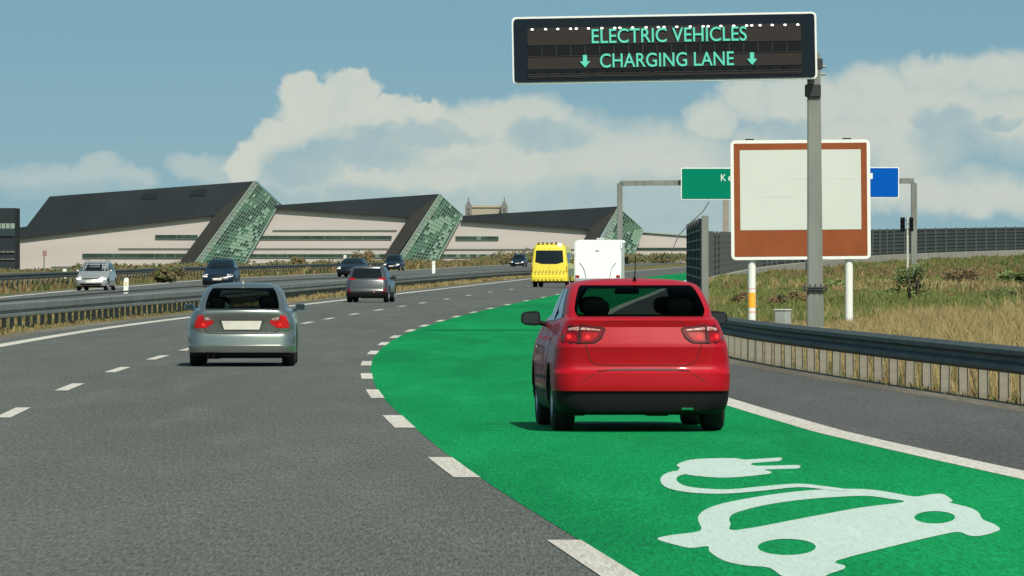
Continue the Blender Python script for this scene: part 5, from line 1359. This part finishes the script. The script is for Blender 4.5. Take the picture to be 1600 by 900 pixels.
def mix_bank(x, y):
    u = x/y*12; v = 21/(y*.001*12+.2)
    a = vnoise(u*1.6, v*1.2, .4)+.5*vnoise(u*6, v*5, 2.)+rng.normal(0, .22, len(x)); m = np.zeros(len(x), int)
    d = y
    greenness = np.clip((d-150)/80, 0, 1)*.80
    t = a*.42+greenness+.02
    m[(t > .45)] = 1; m[(t > .45) & (a > .75)] = 3
    b = vnoise(u*2.1+3, v*1.5, 5.)+rng.normal(0, .2, len(x))
    m[(b > .55) & (d > 130)] = 2; m[(b > .50) & (m == 1) & (rng.random(len(x)) < .3)] = 3
    near = (y < 262) & (x < np.array([RG(t_) for t_ in y])+.9); m[near & (rng.random(len(x)) < .45)] = 1; m[near & (rng.random(len(x)) < .2)] = 2
    return m
P0, W0, H0 = bank_points()
tufts('bank_grass', P0, 4, H0, W0, mix_bank, 'tall dry yellow and green grass covering the bank right of the guard rail')
# verge of the median and the left
def median_points():
    out = []; wid = []; hg = []
    def band(y0, y1, dens, f0, f1, h, w):
        y = y0
        while y < y1:
            dy = min(max(2.0, y*.02), 14); xa, xb = f0(y), f1(y); n = int(dens*dy*(xb-xa))
            for a, b_ in zip(rng.uniform(xa, xb, n), rng.uniform(y, y+dy, n)): out.append((a, b_, hz(a, b_)))
            hg.append(np.full(n, h)); wid.append(np.full(n, w)); y += dy
    band(140, 300, 14, lambda y: max(RA(y)-.3, -.0705*y-2), lambda y: CL(y)-1.3, .14, .022)
    band(300, 760, 5, lambda y: RA(y)-.5, lambda y: CL(y)-1.3, .22, .05)
    band(170, 420, 5, lambda y: max(RB(y)+.2, -.0705*y-2), lambda y: RA(y)-.3, .18, .03)
    band(420, 900, 2, lambda y: RB(y)-.3, lambda y: RA(y)-.3, .25, .06)
    band(330, 700, 3.5, lambda y: max(FA(y)-7, -.0705*y-3), lambda y: FA(y)-1.0, .42, .06)
    band(700, 1500, .8, lambda y: FA(y)-9, lambda y: FA(y)-1.0, .8, .14)
    return np.array(out), np.concatenate(wid), np.concatenate(hg)
def mix_med(x, y):
    a = vnoise(y*.12, x*.6, 1.)+rng.normal(0, .4, len(x)); m = np.where(a > .1, 1, 0)
    m[(y < 270) & (rng.random(len(x)) < .6)] = 1; m[(y < 270) & (rng.random(len(x)) < .25)] = 2
    far = x < np.array([FA(t_) for t_ in y]); m[far & (rng.random(len(x)) < .75)] = 2; m[far & (rng.random(len(x)) < .3)] = 3
    m[(~far) & (y > 260) & (m == 1) & (rng.random(len(x)) < .5)] = 2
    return m
P1, W1, H1 = median_points()
tufts('verge_grass', P1, 4, H1, W1, mix_med, 'low brown and green grass on the verges of the median and far side')

def foliage(bm, c, rx, ry, rz_, n, s, rn, mats=1, clumps=9, floor=None):
    cl = []
    for _ in range(clumps):
        a = rn.uniform(0, 2*math.pi); rr = math.sqrt(rn.random())*.75; cl.append((c[0]+rx*rr*math.cos(a), c[1]+ry*rr*math.sin(a), c[2]+rz_*rn.uniform(-.7, .75)*(1-.4*rr)))
    for i in range(n):
        q = cl[i % clumps]; d = Vector((rn.gauss(0,1), rn.gauss(0,1), rn.gauss(0,1))).normalized()*(rn.random()**.4)*.42
        p = Vector((q[0]+d.x*rx, q[1]+d.y*ry, q[2]+d.z*rz_))
        if floor is not None and p.z < floor: p.z = floor+rn.random()*.2
        u = Vector((rn.gauss(0,1), rn.gauss(0,1), rn.gauss(0,1))).normalized(); w = u.orthogonal().normalized()
        ss_ = s*rn.uniform(.6, 1.3)
        f = bm.faces.new([bm.verts.new(p+u*ss_*.6), bm.verts.new(p+w*ss_*.3), bm.verts.new(p-u*ss_*.6), bm.verts.new(p-w*ss_*.3)])
        f.material_index = i % mats
def shrub(px_, pyb, Y, wpx, hpx, label, ms, seed, leaf=.35, n=700, stems=6, group=None, sparse=False, name='shrub', cat='shrub'):
    k = Y/F; X = (px_-800)*k; z0 = hz(X, Y); rn = random.Random(seed)
    zt = CH+(398-(pyb-hpx))*k; zb = CH+(398-pyb)*k; zb = max(z0, zb) if pyb else z0
    r = empty(name, (X, Y, z0), label=label, cat=cat, group=group)
    h = zt-z0; w = wpx*k/2
    bm = bmesh.new()
    for i in range(stems):
        a = rn.uniform(-1, 1); tube(bm, [(a*.15, rn.uniform(-.1,.1), -.2), (a*w*.4, rn.uniform(-.3,.3), h*.45), (a*w*.8, rn.uniform(-.5,.5), h*rn.uniform(.75,.95))], .05*max(1, leaf/.3), 5, r2=.012)
    link('stem', bm, mat('shrub_stem', (.07,.055,.035), .9), r)
    bm = bmesh.new(); foliage(bm, (0, 0, h*.52), w, w, h*.50, n, leaf, rn, len(ms), 14, floor=.05)
    link('foliage', bm, ms, r)
GB = [GM[2], leaf_mat('dull_olive_leaf', (.085,.08,.035), (.11,.10,.05))]
GG = [GM[3], leaf_mat('fresh_green_leaf', (.10,.15,.045), (.15,.20,.07))]
shrub(570, 412, 1000, 42, 24, 'brown rounded shrub behind the low dark oncoming car', GB, 1)
shrub(466, 414, 1000, 26, 14, 'small brown shrub on the far verge, above and right of the silver saloon', GB, 2, n=450)
shrub(262, 438, 480, 54, 20, 'dark low shrub on the far verge between the silver estate and navy people carrier', GB+GG[:1], 3, leaf=.22, n=900)
shrub(800, 410, 1300, 40, 12, 'low brown shrub far behind the last oncoming car', GB, 4, leaf=.45, n=500)
shrub(905+35, 405, 1300, 60, 14, 'brown hedge shrub far behind the motorhome', GB, 5, leaf=.45, n=600)
shrub(1425, 480, 262, 62, 72, 'sparse young green tree growing in front of the traffic light pole on the grass bank', GG, 6, leaf=.11, n=800, stems=11, name='young_tree', cat='tree')
for i, (x, yb, Y, w, h, ms) in enumerate([(1500,480,300,60,20,GB),(1570,470,300,70,22,GB+GG),(1250,470,280,40,16,GB),(1385,470,290,60,22,GG),(1590,440,420,60,18,GG),(1500,432,430,70,18,GB),(1310,455,380,40,16,GG),(1215,478,250,34,18,GB),(1465,500,215,40,20,GG),(1160,470,260,40,14,GB)]):
    shrub(x, yb, Y, w, h, ['reddish brown weed clump','brown and green weed clump','small brown weed clump','green weed clump'][0] and
          ['brown weed clump on the bank right of the young tree','tall brown and green weed clump at the right edge of the bank','small brown weed clump right of the cabinet','green weed clump just left of the young tree','green weed clump high at the right edge of the bank','low brown weed clump high on the bank right of the gantry column','low green weed clump below the brown sign','brown weed clump beside the grey cabinet','green weed clump low on the bank right of the mast','brown weed clump left of the left sign leg'][i],
          ms, 20+i, leaf=.10 if Y < 320 else .16, n=900, stems=5, group='weed clumps on the grass bank', name='weed_clump', cat='weeds')
# continuous scrub along the far side and behind
def scrub():
    bm = bmesh.new(); rn = random.Random(11)
    y = 520.0
    while y < 1650:
        X = FA(y)-4.5-rn.uniform(0, 3); h = rn.uniform(.7, 1.25)*(1 if y > 700 else .7)
        foliage(bm, (X, y, hz(X, y)+h*.5), rn.uniform(1.4, 2.6), 2.5, h*.6, 70 if y > 700 else 90, .30, rn, 3, 5, floor=hz(X, y))
        y += 2.2*max(1, y/700)
    for i in range(420):                                   # hedge in front of the building bases
        px_ = rn.uniform(-30, 1100); Y = rn.uniform(1560, 1700); X = (px_-800)*Y/F; h = rn.uniform(2.2, 3.3)*(.55 if px_ < 270 else 1)
        if X > FA(Y)-3: h = 2.2
        foliage(bm, (X, Y, hz(X, Y)+h*.45), 3.0, 2, h*.55, 60, .55, rn, 3, 5, floor=hz(X, Y))
    tag(link('roadside_scrub', bm, [GM[2], GB[1], GM[3]]), 'brown and dull green scrub running along the far side in front of the buildings', 'scrub', kind='stuff')
scrub()
